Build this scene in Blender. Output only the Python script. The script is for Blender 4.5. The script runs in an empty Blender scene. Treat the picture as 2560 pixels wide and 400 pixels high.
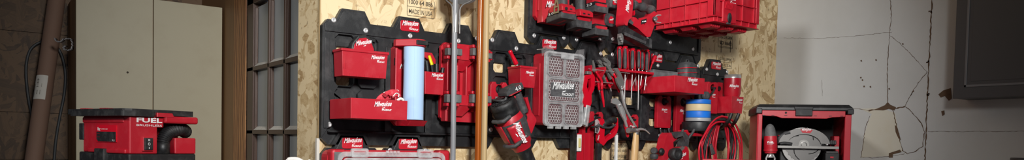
import bpy, bmesh, math, random
from mathutils import Vector, Matrix
random.seed(7)
scene = bpy.context.scene
COL = scene.collection
PI = math.pi
def R(a): return math.radians(a)

# ------------------------------------------------------------------ camera
FPX, YAW, PITCH, ROLL, CY, EYE = 1763.0, R(53.47), R(2.076), R(1.207), 419.7, 1.5
_z = Vector((0, 0, 1))
_f0 = Vector((math.cos(YAW), math.sin(YAW), 0)); _r0 = Vector((math.sin(YAW), -math.cos(YAW), 0))
FW = _f0*math.cos(PITCH) - _z*math.sin(PITCH)
_u = _z*math.cos(PITCH) + _f0*math.sin(PITCH)
RT = _r0*math.cos(ROLL) + _u*math.sin(ROLL)
UP = _u*math.cos(ROLL) - _r0*math.sin(ROLL)
cam_data = bpy.data.cameras.new('camera')
cam = bpy.data.objects.new('camera', cam_data); COL.objects.link(cam)
cm = Matrix((RT, UP, -FW)).transposed().to_4x4(); cm.translation = (0, 0, EYE)
cam.matrix_world = cm
cam_data.sensor_fit = 'HORIZONTAL'; cam_data.sensor_width = 36
cam_data.lens = 36*FPX/2560
cam_data.shift_y = -(200-CY)/2560
cam_data.clip_start = .05; cam_data.clip_end = 50
scene.camera = cam

# ------------------------------------------------------------------ light
scene.view_settings.view_transform = 'Standard'; scene.view_settings.look = 'None'
scene.view_settings.gamma = 1; scene.view_settings.use_curve_mapping = False
scene.view_settings.exposure = 0.0
w = bpy.data.worlds.new('world'); scene.world = w; w.use_nodes = True
w.node_tree.nodes['Background'].inputs[0].default_value = (.75, .85, 1, 1)
w.node_tree.nodes['Background'].inputs[1].default_value = .10
def area(name, loc, target, size, sizey, power, color=(1, 1, 1), spread=180):
    l = bpy.data.lights.new(name, 'AREA'); l.shape = 'RECTANGLE'; l.size = size; l.size_y = sizey
    l.energy = power; l.color = color; l.spread = R(spread)
    o = bpy.data.objects.new(name, l); COL.objects.link(o); o.location = loc
    o.rotation_euler = (Vector(target)-Vector(loc)).to_track_quat('-Z', 'Y').to_euler()
    return o
def spot(name, loc, target, power, size, blend, radius, color):
    l = bpy.data.lights.new(name, 'SPOT'); l.energy = power; l.spot_size = R(size); l.spot_blend = blend
    l.shadow_soft_size = radius; l.color = color
    o = bpy.data.objects.new(name, l); COL.objects.link(o); o.location = loc
    o.rotation_euler = (Vector(target)-Vector(loc)).to_track_quat('-Z', 'Y').to_euler()
spot('work_light', (.45, -.6, 2.75), (2.15, 2.9, 1.65), 720, 76, 1, .28, (1, .99, .97))
spot('side_light', (-1.3, 2.3, 2.5), (1.15, 3.25, 1.6), 95, 52, .9, .2, (1, .98, .95))
spot('ceiling_light', (1.5, 1.9, 3.0), (4.43, 3.1, 1.75), 100, 50, 1, .12, (1, .99, .97))
area('rear_light', (2.6, .6, 3.15), (2.4, 1.6, 0), 1.6, .5, 2, (1, .97, .93))

# ------------------------------------------------------------------ materials
MATS = {}
def lin(c):
    return tuple(((v/255)/12.92 if v/255 <= .04045 else ((v/255+.055)/1.055)**2.4) for v in c)
def nodes_of(m):
    m.use_nodes = True; nt = m.node_tree; return nt, nt.nodes, nt.links
def mat(name, rgb, rough=.5, metal=0., dust=0., dcol=(150, 150, 145), scale=14, bump=0., spec=.5):
    if name in MATS: return MATS[name]
    m = bpy.data.materials.new(name); nt, N, L = nodes_of(m); b = N['Principled BSDF']
    b.inputs['Base Color'].default_value = (*lin(rgb), 1)
    b.inputs['Roughness'].default_value = rough; b.inputs['Metallic'].default_value = metal
    b.inputs['Specular IOR Level'].default_value = spec
    tc = N.new('ShaderNodeTexCoord')
    n1 = N.new('ShaderNodeTexNoise'); n1.inputs['Scale'].default_value = scale; n1.inputs['Detail'].default_value = 6
    n1.inputs['Roughness'].default_value = .65
    L.new(tc.outputs['Object'], n1.inputs['Vector'])
    rp = N.new('ShaderNodeValToRGB'); rp.color_ramp.elements[0].position = .48; rp.color_ramp.elements[1].position = .8
    L.new(n1.outputs[0], rp.inputs[0])
    mx = N.new('ShaderNodeMix'); mx.data_type = 'RGBA'
    mx.inputs[6].default_value = (*lin(rgb), 1); mx.inputs[7].default_value = (*lin(dcol), 1)
    mm = N.new('ShaderNodeMath'); mm.operation = 'MULTIPLY'; mm.inputs[1].default_value = dust
    L.new(rp.outputs[0], mm.inputs[0]); L.new(mm.outputs[0], mx.inputs[0]); L.new(mx.outputs[2], b.inputs['Base Color'])
    if bump:
        n2 = N.new('ShaderNodeTexNoise'); n2.inputs['Scale'].default_value = 260; n2.inputs['Detail'].default_value = 3
        L.new(tc.outputs['Object'], n2.inputs['Vector'])
        bp = N.new('ShaderNodeBump'); bp.inputs['Strength'].default_value = bump; bp.inputs['Distance'].default_value = .002
        L.new(n2.outputs[0], bp.inputs['Height']); L.new(bp.outputs[0], b.inputs['Normal'])
    MATS[name] = m; return m
def clear(name, tint=(235, 238, 240), alpha=.28, rough=.12):
    if name in MATS: return MATS[name]
    m = bpy.data.materials.new(name); nt, N, L = nodes_of(m); b = N['Principled BSDF']
    b.inputs['Base Color'].default_value = (*lin(tint), 1); b.inputs['Roughness'].default_value = rough
    t = N.new('ShaderNodeBsdfTransparent'); mx = N.new('ShaderNodeMixShader')
    tc = N.new('ShaderNodeTexCoord'); n = N.new('ShaderNodeTexNoise'); n.inputs['Scale'].default_value = 30
    n.inputs['Detail'].default_value = 5
    mr = N.new('ShaderNodeMapRange'); mr.inputs[1].default_value = .35; mr.inputs[2].default_value = .75
    mr.inputs[3].default_value = alpha*.6; mr.inputs[4].default_value = min(1, alpha*1.6)
    L.new(tc.outputs['Object'], n.inputs['Vector']); L.new(n.outputs[0], mr.inputs[0]); L.new(mr.outputs[0], mx.inputs[0])
    L.new(t.outputs[0], mx.inputs[1]); L.new(b.outputs[0], mx.inputs[2]); L.new(mx.outputs[0], N['Material Output'].inputs[0])
    MATS[name] = m; return m
def osb(name, base=(200, 172, 126), dark=(138, 102, 62), light=(230, 208, 166)):
    """oriented strand board: five layers of stretched flakes, the topmost one wins"""
    m = bpy.data.materials.new(name); nt, N, L = nodes_of(m); b = N['Principled BSDF']
    b.inputs['Roughness'].default_value = .62
    tc = N.new('ShaderNodeTexCoord')
    wn = N.new('ShaderNodeTexNoise'); wn.inputs['Scale'].default_value = 16; wn.inputs['Detail'].default_value = 2
    L.new(tc.outputs['Object'], wn.inputs['Vector'])
    wa = N.new('ShaderNodeVectorMath'); wa.operation = 'MULTIPLY_ADD'
    wa.inputs[1].default_value = (.022, .022, .022); L.new(wn.outputs['Color'], wa.inputs[0]); L.new(tc.outputs['Object'], wa.inputs[2])
    prevh = prevc = None
    for k, (ang, sx, sy) in enumerate([(12, 9, 46), (64, 12, 40), (-48, 8, 34), (100, 11, 52), (-15, 7, 30), (38, 14, 60), (-78, 9, 40), (80, 16, 70)]):
        mp = N.new('ShaderNodeMapping'); mp.inputs['Rotation'].default_value = (0, R(ang), 0)
        mp.inputs['Location'].default_value = (k*3.1, 0, k*1.7)
        L.new(wa.outputs[0], mp.inputs[0])
        sc = N.new('ShaderNodeVectorMath'); sc.operation = 'MULTIPLY'; sc.inputs[1].default_value = (sx*.85, 14, sy*.8)
        L.new(mp.outputs[0], sc.inputs[0])
        v = N.new('ShaderNodeTexVoronoi'); v.inputs['Scale'].default_value = 1; v.inputs['Randomness'].default_value = .9
        v.distance = 'EUCLIDEAN'
        L.new(sc.outputs[0], v.inputs['Vector'])
        sp = N.new('ShaderNodeSeparateColor'); L.new(v.outputs['Color'], sp.inputs[0])
        # flake tone, with grain along the flake
        g = N.new('ShaderNodeTexNoise'); g.inputs['Scale'].default_value = 1; g.inputs['Detail'].default_value = 4
        gs = N.new('ShaderNodeVectorMath'); gs.operation = 'MULTIPLY'; gs.inputs[1].default_value = (12, 30, 260)
        L.new(mp.outputs[0], gs.inputs[0]); L.new(gs.outputs[0], g.inputs['Vector'])
        a = N.new('ShaderNodeMath'); a.operation = 'MULTIPLY_ADD'; a.inputs[1].default_value = .7
        L.new(g.outputs[0], a.inputs[0]); L.new(sp.outputs[1], a.inputs[2])
        if prevh is None: prevh, prevc = sp.outputs[0], a.outputs[0]
        else:
            gt = N.new('ShaderNodeMath'); gt.operation = 'GREATER_THAN'; L.new(sp.outputs[0], gt.inputs[0]); L.new(prevh, gt.inputs[1])
            mh = N.new('ShaderNodeMath'); mh.operation = 'MAXIMUM'; L.new(sp.outputs[0], mh.inputs[0]); L.new(prevh, mh.inputs[1])
            mc = N.new('ShaderNodeMix'); L.new(gt.outputs[0], mc.inputs[0]); L.new(prevc, mc.inputs[2]); L.new(a.outputs[0], mc.inputs[3])
            prevh, prevc = mh.outputs[0], mc.outputs[0]
    rp = N.new('ShaderNodeValToRGB'); e = rp.color_ramp.elements
    e[0].position = .12; e[0].color = (*lin(dark), 1); e[1].position = 1.25 if False else 1; e[1].color = (*lin(light), 1)
    for p, c in ((.24, tuple((a+b_)/2 for a, b_ in zip(dark, base))), (.46, base), (.80, light)):
        x = e.new(p); x.color = (*lin(c), 1)
    sc2 = N.new('ShaderNodeMath'); sc2.operation = 'MULTIPLY'; sc2.inputs[1].default_value = .8
    L.new(prevc, sc2.inputs[0]); L.new(sc2.outputs[0], rp.inputs[0])
    # small dark knots and gaps
    kn = N.new('ShaderNodeTexNoise'); kn.inputs['Scale'].default_value = 26; kn.inputs['Detail'].default_value = 4
    L.new(tc.outputs['Object'], kn.inputs['Vector'])
    kr = N.new('ShaderNodeValToRGB'); kr.color_ramp.elements[0].position = .66; kr.color_ramp.elements[1].position = .74
    L.new(kn.outputs[0], kr.inputs[0])
    km = N.new('ShaderNodeMath'); km.operation = 'MULTIPLY'; km.inputs[1].default_value = .55; L.new(kr.outputs[0], km.inputs[0])
    mx = N.new('ShaderNodeMix'); mx.data_type = 'RGBA'; mx.inputs[7].default_value = (*lin((95, 62, 34)), 1)
    L.new(km.outputs[0], mx.inputs[0]); L.new(rp.outputs[0], mx.inputs[6]); L.new(mx.outputs[2], b.inputs['Base Color'])
    bp = N.new('ShaderNodeBump'); bp.inputs['Strength'].default_value = .35; bp.inputs['Distance'].default_value = .003
    L.new(prevh, bp.inputs['Height']); L.new(bp.outputs[0], b.inputs['Normal'])
    MATS[name] = m; return m
def wood(name, c0, c1, scale=(3, 3, 18), rough=.5, wave=5.0, dist=5, axis='X'):
    m = bpy.data.materials.new(name); nt, N, L = nodes_of(m); b = N['Principled BSDF']
    b.inputs['Roughness'].default_value = rough
    tc = N.new('ShaderNodeTexCoord'); mp = N.new('ShaderNodeMapping'); mp.inputs['Scale'].default_value = scale
    L.new(tc.outputs['Object'], mp.inputs[0])
    wv = N.new('ShaderNodeTexWave'); wv.bands_direction = axis; wv.inputs['Scale'].default_value = wave; wv.inputs['Distortion'].default_value = dist
    wv.inputs['Detail'].default_value = 3; L.new(mp.outputs[0], wv.inputs['Vector'])
    rp = N.new('ShaderNodeValToRGB'); rp.color_ramp.elements[0].color = (*lin(c0), 1); rp.color_ramp.elements[1].color = (*lin(c1), 1)
    L.new(wv.outputs[0], rp.inputs[0]); L.new(rp.outputs[0], b.inputs['Base Color'])
    MATS[name] = m; return m
RED = mat('red_plastic', (180, 22, 40), .42, dust=.16, dcol=(225, 120, 125), scale=11, bump=.06)
RED2 = mat('red_powder_coat', (182, 20, 40), .36, dust=.06, dcol=(225, 110, 115))
REDG = mat('red_grip', (205, 12, 38), .3)
BLK = mat('black_plastic', (27, 28, 30), .45, dust=.28, dcol=(112, 112, 112), scale=17, bump=.10)
BLK2 = mat('black_rubber', (24, 24, 26), .55, dust=.25, dcol=(120, 120, 118), scale=26)
DARK = mat('black_parts_and_shade', (14, 12, 12), .7)  # black of pins, slots and holes, and painted shade inside the toolbox
GREY = mat('grey_rubber', (92, 92, 92), .6, dust=.3, dcol=(165, 165, 160), scale=30)
GREYD = mat('dark_grey_rubber', (58, 58, 60), .6, dust=.35, dcol=(140, 140, 138), scale=30)
STEEL = mat('bright_steel', (205, 204, 202), .3, .65)
STEELD = mat('dull_steel', (140, 138, 135), .4, .55, dust=.35, dcol=(90, 88, 84), scale=40)
ZINC = mat('zinc_screw', (225, 225, 225), .35, .6)
WHITE = mat('white_print', (240, 240, 240), .5)
INK = mat('black_ink', (70, 62, 50), .8)
CLEAR = clear('clear_plastic', alpha=.05)
SMOKE = clear('smoky_plastic', (60, 60, 62), .75, .2)
CLEARWEB = clear('cloudy_plastic_web', (200, 196, 197), .13, .2)
CLEARW = clear('cloudy_plastic_edge', (215, 215, 216), .42, .22)
OSB = osb('oriented_strand_board')
OSBD = osb('dimmed_strand_board', (84, 62, 40), (50, 34, 22), (104, 78, 52))  # darker copy of the board: dim light of the rear corner put into colour
PINE = wood('pine_stud', (128, 92, 58), (150, 112, 74), (2, 2, .6), .6, 4, 3)
PLY = wood('plywood_grain', (112, 66, 36), (206, 148, 94), (3, 6, 2.2), .55, 1.6, 6, 'Y')
MAPLE = mat('maple_veneer', (172, 164, 138), .5, dust=.35, dcol=(150, 136, 108), scale=5)
HICK = wood('hickory_handle', (196, 154, 100), (222, 184, 132), (20, 20, 1.2), .4, 3, 2)
AMBER = wood('varnished_dowel', (138, 66, 14), (172, 92, 28), (14, 14, 1), .22, 2, 2)
PALE = wood('pale_dowel', (176, 148, 104), (196, 170, 124), (14, 14, 1), .5, 2, 2)
BROWN = mat('brown_door_paint', (72, 52, 42), .4, dust=.2, dcol=(95, 78, 66), scale=8)
SILL = mat('pale_glazing_putty', (205, 200, 190), .6, dust=.4, dcol=(110, 104, 96), scale=40)
GLASS = mat('dusty_door_glass', (150, 154, 154), .28, dust=.55, dcol=(150, 150, 142), scale=6)
PLASTER = mat('white_wall_paint', (196, 197, 196), .7, dust=.3, dcol=(176, 175, 168), scale=3, bump=.05)
CREAM = mat('bare_plaster_patch', (206, 202, 188), .8, dust=.35, dcol=(196, 180, 142), scale=8)
CRACK = mat('crack_brown', (96, 74, 56), .9, dust=.4, dcol=(40, 34, 28), scale=60)  # dark brown of the joint, cracks and exposed holes
CHAR = mat('charcoal_paint', (70, 70, 72), .45, dust=.1, dcol=(88, 88, 88), scale=6)
CHARL = mat('charcoal_moulding', (108, 108, 110), .4)
CARD = mat('brown_cardboard', (128, 100, 84), .75, dust=.3, dcol=(112, 84, 68), scale=5)
PAPER = mat('blue_paper_towel', (176, 206, 240), .85, bump=.15, dust=.2, dcol=(190, 215, 245))
BLUE = mat('blue_tape', (28, 120, 226), .5)
TAN = mat('tan_tape', (224, 204, 160), .5)
DUCT = mat('grey_tape', (165, 165, 165), .4, dust=.3)
YEL = mat('yellow_plastic', (240, 220, 20), .4)
KNIT = mat('red_knit', (205, 50, 66), .9, dust=.3, dcol=(240, 190, 190), scale=90, bump=.3)
KNITW = mat('white_knit', (226, 222, 216), .9, dust=.25, dcol=(190, 186, 180), scale=60, bump=.3)
CONC = mat('concrete_floor', (120, 118, 112), .8, dust=.3)
LABEL = mat('white_sticker', (205, 200, 190), .6, dust=.2)
CORDR = mat('red_cord', (190, 24, 44), .4)
SPRING = mat('chrome_spring', (200, 198, 200), .3, .8)
BRASS = mat('tan_clip_metal', (150, 140, 118), .45, .7)
GREYP = mat('grey_painted_pole', (132, 133, 136), .38, dust=.2, dcol=(165, 165, 168))

# ------------------------------------------------------------------ pixels of the photo <-> places in the room
WALL_Y, SIDE_X, RIGHT_X, BACK_Y = 2.9, 1.2, 4.43, 5.3
def ray(px, py): return FW + RT*((px-1280)/FPX) - UP*((py-CY)/FPX)
def W(px, py, d=0.):
    """point at distance d in front of the strand board wall"""
    r = ray(px, py); v = r*((WALL_Y-d)/r.y); v.z += EYE; return v
def C(px, py, t):
    v = ray(px, py)*t; v.z += EYE; return v
def onX(px, py, x):
    r = ray(px, py); v = r*(x/r.x); v.z += EYE; return v
def onY(px, py, y):
    r = ray(px, py); v = r*(y/r.y); v.z += EYE; return v

# ------------------------------------------------------------------ mesh builder
class M:
    def __init__(s, mx=None): s.v = []; s.f = []; s.sm = []; s.mx = mx or Matrix()
    def add(s, vs, fs, smooth=False):
        o = len(s.v); s.v += [s.mx @ Vector(v) for v in vs]
        s.f += [tuple(i+o for i in f) for f in fs]; s.sm += [smooth]*len(fs); return s
    def box(s, x0, x1, y0, y1, z0, z1):
        vs = [(x, y, z) for x in (x0, x1) for y in (y0, y1) for z in (z0, z1)]
        return s.add(vs, [(0, 1, 3, 2), (4, 6, 7, 5), (0, 4, 5, 1), (2, 3, 7, 6), (0, 2, 6, 4), (1, 5, 7, 3)])
    def rings(s, rs, smooth=True, cap=True, closed=False):
        n = len(rs[0]); vs = [p for r in rs for p in r]; fs = []
        m = len(rs)
        for i in range(m if closed else m-1):
            j = (i+1) % m
            for k in range(n): fs.append((i*n+k, i*n+(k+1) % n, j*n+(k+1) % n, j*n+k))
        s.add(vs, fs, smooth)
        if cap and not closed:
            s.add(rs[0], [tuple(range(n))[::-1]]); s.add(rs[-1], [tuple(range(n))])
        return s
    def tube(s, pts, r, n=10, closed=False, flat=None, smooth=True):
        pts = [Vector(p) for p in pts]; m = len(pts)
        rr = r if isinstance(r, (list, tuple)) else [r]*m
        rings = []; nrm = None
        for i, p in enumerate(pts):
            a = pts[(i-1) % m] if (closed or i > 0) else p; b = pts[(i+1) % m] if (closed or i < m-1) else p
            t = (b-a).normalized()
            if nrm is None:
                nrm = (flat.copy() if flat is not None else t.orthogonal())
            nrm = nrm - t*nrm.dot(t)
            if nrm.length < 1e-5: nrm = t.orthogonal()
            nrm.normalize(); bn = t.cross(nrm)
            q = rr[i]; qa, qb = (q if isinstance(q, (tuple, list)) else (q, q))
            rings.append([p + nrm*(qa*math.cos(2*PI*k/n)) + bn*(qb*math.sin(2*PI*k/n)) for k in range(n)])
        return s.rings(rings, smooth, True, closed)
    def lathe(s, prof, c=(0, 0, 0), ax=(0, 0, 1), n=28, smooth=True):
        """prof: (radius, height) pairs"""
        c = Vector(c); ax = Vector(ax).normalized(); e = ax.orthogonal().normalized(); g = ax.cross(e)
        rings = [[c + ax*h + (e*math.cos(2*PI*k/n)+g*math.sin(2*PI*k/n))*max(r, 1e-4) for k in range(n)] for r, h in prof]
        return s.rings(rings, smooth, True)
    def prism(s, pts, o, a, b, ext):
        """polygon pts (2D) in axes a, b from origin o, extruded along ext; any simple polygon, holes via s.holed"""
        o, a, b, ext = Vector(o), Vector(a), Vector(b), Vector(ext)
        n = len(pts); f = [o+a*p[0]+b*p[1] for p in pts]; g = [p+ext for p in f]
        return s.add(f+g, [tuple(range(n)), tuple(range(n, 2*n))[::-1]] + [(i, (i+1) % n, n+(i+1) % n, n+i) for i in range(n)])
    def frustum(s, lo, hi, z0, z1):
        """lo/hi: (x0,x1,y0,y1) rectangles"""
        q = lambda r, z: [(r[0], r[2], z), (r[1], r[2], z), (r[1], r[3], z), (r[0], r[3], z)]
        return s.rings([q(lo, z0), q(hi, z1)], False)
    def build(s, name, m, parent=None, bevel=0., seg=2, local=False, kind=None):
        me = bpy.data.meshes.new(name)
        vs = s.v
        if parent is not None and not local:
            root = parent
            while root.parent: root = root.parent
            inv = root.matrix_basis.inverted(); vs = [inv @ v for v in vs]
        me.from_pydata([tuple(v) for v in vs], [], s.f); 
        me.polygons.foreach_set('use_smooth', s.sm); me.materials.append(m); me.update()
        bm = bmesh.new(); bm.from_mesh(me); bmesh.ops.recalc_face_normals(bm, faces=bm.faces[:]); bm.to_mesh(me); bm.free()
        o = bpy.data.objects.new(name, me); COL.objects.link(o)
        if parent is not None: o.parent = parent
        if bevel:
            b = o.modifiers.new('bevel', 'BEVEL'); b.width = bevel; b.segments = seg; b.limit_method = 'ANGLE'; b.angle_limit = R(38)
        if kind: o['kind'] = kind
        return o
def curve_fill(loops, ext, bev=0.):
    """2D outline with holes -> verts (x, y, z in 0..ext) and faces"""
    cu = bpy.data.curves.new('tmp', 'CURVE'); cu.dimensions = '2D'; cu.fill_mode = 'BOTH'
    cu.extrude = ext/2-bev; cu.bevel_depth = bev; cu.bevel_resolution = 1; cu.offset = -bev
    for lp in loops:
        sp = cu.splines.new('POLY'); sp.points.add(len(lp)-1)
        for i, p in enumerate(lp): sp.points[i].co = (p[0], p[1], 0, 1)
        sp.use_cyclic_u = True
    o = bpy.data.objects.new('tmp', cu); COL.objects.link(o)
    bpy.context.view_layer.update()
    dg = bpy.context.evaluated_depsgraph_get(); me = o.evaluated_get(dg).to_mesh()
    vs = [(v.co.x, v.co.y, v.co.z+ext/2) for v in me.vertices]; fs = [tuple(p.vertices) for p in me.polygons]
    o.evaluated_get(dg).to_mesh_clear(); bpy.data.objects.remove(o); bpy.data.curves.remove(cu)
    return vs, fs
def slab(m, loops, d0, d1, bev=0.):
    """loops in wall coordinates (X, Z) -> solid between distances d0 < d1 from the wall"""
    vs, fs = curve_fill(loops, d1-d0, bev)
    return m.add([(x, WALL_Y-d0-z, y) for x, y, z in vs], fs)
def slabp(m, pts, d0, d1, bev=0.):
    """outline read off the photo at the front face d1"""
    xs = [p[0] for p in pts]; x0, x1 = min(xs), max(xs); th = d1-d0
    sh = abs(W(x0, 200, d0).x-W(x0, 200, d1).x); wd = W(x1, 200, d1).x-W(x0, 200, d1).x
    f = 0 if th < .015 else min(1., .6*wd/sh)       # the flank that shows at the left is part of the outline
    def g(px, py):
        d = d1-(d1-d0)*f*(x1-px)/(x1-x0); q = W(px, py, d); return (q.x, q.z)
    lp = [g(px, py) for px, py in pts]
    return slab(m, [lp], d0, d1, bev)
_T = {}
def text2d(s, shear=0., bold=0.):
    k = (s, shear, bold)
    if k in _T: return _T[k]
    cu = bpy.data.curves.new('tmp', 'FONT'); cu.body = s; cu.shear = shear; cu.offset = bold; cu.resolution_u = 3
    o = bpy.data.objects.new('tmp', cu); COL.objects.link(o); bpy.context.view_layer.update()
    dg = bpy.context.evaluated_depsgraph_get(); me = o.evaluated_get(dg).to_mesh()
    vs = [(v.co.x, v.co.y) for v in me.vertices]; fs = [tuple(p.vertices) for p in me.polygons]
    o.evaluated_get(dg).to_mesh_clear(); bpy.data.objects.remove(o); bpy.data.curves.remove(cu)
    x0 = min(v[0] for v in vs); x1 = max(v[0] for v in vs)
    y0 = min(v[1] for v in vs); y1 = max(v[1] for v in vs); k_ = 1/(x1-x0)
    _T[k] = ([((x-x0)*k_, (y-y0)*k_) for x, y in vs], fs, (y1-y0)*k_)
    return _T[k]
def put(m, o, a, b, vs, fs, off=.0006):
    o, a, b = Vector(o), Vector(a).normalized(), Vector(b).normalized(); n = a.cross(b)
    return m.add([o+a*x+b*y+n*off for x, y in vs], fs)
def lettering(name, s, parent, o, a, b, width, m=None, shear=0., bold=0., height=None, local=False, off=.0006):
    vs, fs, h = text2d(s, shear, bold)
    ky = width if height is None else height/h
    q = M(); put(q, o, a, b, [(x*width, y*ky) for x, y in vs], fs, off)
    return q.build(name, m or WHITE, parent, local=local)
def logo(parent, o, width, a=(1, 0, 0), b=(0, 0, 1), sub=True, local=False, m=None, off=.0006, name='logo'):
    """script wordmark over a lightning bolt, with the block word at lower right; o = centre"""
    q = M(); vs, fs, h = text2d('Milwaukee', .45, .018)
    k = width; t = .07
    put(q, o, a, b, [((x-.5)*k, (y*1.12/h*.24 + .0 + (x-.5)*t*1.0)*k) for x, y in vs], fs, off)
    bolt = [(-.5, -.17), (.12, -.035), (.08, -.085), (.46, .0), (-.06, -.115), (-.02, -.065)]
    put(q, o, a, b, [(x*k, y*k) for x, y in bolt], [(0, 1, 5), (5, 1, 2, 4), (4, 2, 3)], off)
    if sub:
        vs, fs, h = text2d('PACKOUT', 0., .035)
        put(q, o, a, b, [((-.06+x*.56)*k, (-.225+y/h*.10)*k) for x, y in vs], fs, off)
    return q.build(name, m or WHITE, parent, local=local)

def tag(o, label=None, cat=None, group=None, kind=None):
    if label: o['label'] = label
    if cat: o['category'] = cat
    if group: o['group'] = group
    if kind: o['kind'] = kind
    return o
def thing(name, label, cat, loc=(0, 0, 0), group=None, mx=None):
    o = bpy.data.objects.new(name, None); COL.objects.link(o); o.empty_display_size = .05
    if mx is not None: o.matrix_basis = mx
    else: o.location = loc
    return tag(o, label, cat, group)
def frame(o, x, y=None, z=None):
    """right-handed frame with local x along x and local z near z"""
    x = Vector(x).normalized(); z = Vector(z or (0, 0, 1)); y = z.cross(x).normalized(); z = x.cross(y)
    m = Matrix((x, y, z)).transposed().to_4x4(); m.translation = Vector(o); return m
def cham(x0, x1, z0, z1, c):
    return [(x0+c, z0), (x1-c, z0), (x1, z0+c), (x1, z1-c), (x1-c, z1), (x0+c, z1), (x0, z1-c), (x0, z0+c)]
def rrect(x0, x1, z0, z1, r, n=4):
    out = []
    for cx, cz, a0 in ((x1-r, z0+r, -90), (x1-r, z1-r, 0), (x0+r, z1-r, 90), (x0+r, z0+r, 180)):
        for k in range(n+1):
            a = R(a0+90*k/n); out.append((cx+r*math.cos(a), cz+r*math.sin(a)))
    return out
def circ(cx, cz, r, n=20): return [(cx+r*math.cos(2*PI*k/n), cz+r*math.sin(2*PI*k/n)) for k in range(n)]
def spline(pts, n=6, closed=False):
    pts = [Vector(p) for p in pts]; m = len(pts); out = []
    for i in range(m if closed else m-1):
        g = lambda j: pts[j % m] if closed else pts[max(0, min(m-1, j))]
        p0, p1, p2, p3 = g(i-1), g(i), g(i+1), g(i+2)
        for k in range(n):
            t = k/n
            out.append(.5*((2*p1)+(p2-p0)*t+(2*p0-5*p1+4*p2-p3)*t*t+(3*p1-p0-3*p2+p3)*t**3))
    if not closed: out.append(pts[-1])
    return out
XA, YA, ZA = Vector((1, 0, 0)), Vector((0, 1, 0)), Vector((0, 0, 1))

# ================================================================== THE ROOM
def struct(name, m, ma, parent=None, bevel=0):
    o = m.build(name, ma, parent, bevel); o['kind'] = 'structure'; return o
struct('floor', M().box(-2, 4.6, -1.5, 5.5, -.1, 0), CONC)
struct('ceiling', M().box(-2, 4.6, -1.5, 5.5, 3.2, 3.3), PLASTER)
wc = struct('wall_center', M().box(1.126, RIGHT_X, WALL_Y, 3.17, 0, 3.2), OSB)
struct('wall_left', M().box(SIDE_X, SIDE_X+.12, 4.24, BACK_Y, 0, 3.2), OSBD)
# rear wall of strand board sheets with open joints
q = M().box(-2, SIDE_X+.2, BACK_Y+.012, BACK_Y+.1, 0, 3.2)
zs = [0, .6, 1.33, 1.62, 2.115, 2.47, 3.2]
for a, b in zip(zs, zs[1:]): q.box(-2, SIDE_X, BACK_Y, BACK_Y+.012, a+.003, b-.003)
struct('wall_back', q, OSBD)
wr = struct('wall_right', M().box(RIGHT_X, RIGHT_X+.12, -1.5, WALL_Y, 0, 3.2), PLASTER)
# plywood jamb, stud and the pale post above the cabinet
struct('trim_1', M().box(SIDE_X-.006, SIDE_X-.001, 4.23, 4.48, 0, 3.2), PLY, bevel=.002)
struct('trim_2', M().box(SIDE_X-.004, SIDE_X-.001, 4.482, 5.29, 0, 3.2), PINE)
a = onY(524, 5, BACK_Y-.03).x; b = onY(551, 5, BACK_Y-.03).x
struct('trim_3', M().box(a, (a+b)/2, BACK_Y-.03, BACK_Y-.001, 0, 3.2), PINE)
struct('trim_4', M().box((a+b)/2+.002, b, BACK_Y-.04, BACK_Y-.001, 0, 3.2), LABEL)
# pale strip on the corner of the board wall, and the board's raw edge
struct('trim_5', M().box(1.113, 1.1255, WALL_Y-.004, WALL_Y+.012, 0, 1.50), LABEL)
struct('trim_6', M().box(1.121, 1.1255, WALL_Y-.001, WALL_Y+.012, 1.502, 3.2), PALE)

# ink stamps on the board
def stamp(lines, px0, py0, px1, h, d=.0015):
    A = W(px0, py0, d); B = W(px1, py0, d); wd = B.x-A.x; z = A.z
    q = M()
    for s in lines:
        if s == '-': q.box(A.x, B.x, WALL_Y-.0012, WALL_Y-.0006, z-.003, z-.0012); z -= .008; continue
        vs, fs, hh = text2d(s, 0, .01); z -= h
        put(q, (A.x+wd*.06, WALL_Y, z), XA, ZA, [(x*wd*.88, y/hh*h*.8) for x, y in vs], fs, .001)
        z -= h*.35
    q.box(A.x-.002, A.x, WALL_Y-.0012, WALL_Y-.0006, z, A.z); q.box(B.x, B.x+.002, WALL_Y-.0012, WALL_Y-.0006, z, A.z)
    q.box(A.x, B.x, WALL_Y-.0012, WALL_Y-.0006, z-.002, z)
    o = q.build('ink_stamp', INK, wc); return o
stamp(['1000 64 886', '-', 'MADE IN USA'], 1019, -6, 1086, .026)
stamp(['STR-I 2X4 G4VM', 'TO 866L', '-'], 1797, 84, 1832, .028)
stamp(['GORE UPPER', '-', '886 U.S.A'], 1797, 141, 1830, .022)
stamp(['THAT ORIE', '-', 'THIS SIDE DOWN', 'ESTE LADO ABAJO', 'CE COTE EN DESSOUS', '-'], 1528, 342, 1572, .022)
q = M()
for px in (1803, 1826):
    a = W(px, 112, 0); 
    q.prism([(-.002, -.03), (.002, -.03), (.002, .03), (.012, .02), (0, .05), (-.012, .02), (-.002, .03)], (a.x, WALL_Y-.001, a.z-.02), XA, ZA, (0, -.0006, 0))
for px in (1535, 1562):
    a = W(px, 395, 0)
    q.prism([(-.002, -.04), (.002, -.04), (.002, .0), (.012, -.01), (0, .02), (-.012, -.01), (-.002, 0)], (a.x, WALL_Y-.001, a.z), XA, ZA, (0, -.0006, 0))
q.build('ink_arrow', INK, wc)

# ---- glazed door seen at the end of the partition
dA = onX(618, 200, SIDE_X+.02); dB = onX(745, 200, SIDE_X+.02)
y1 = 4.22; y0 = 3.185; dx0, dx1 = SIDE_X+.0, SIDE_X+.045
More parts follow.
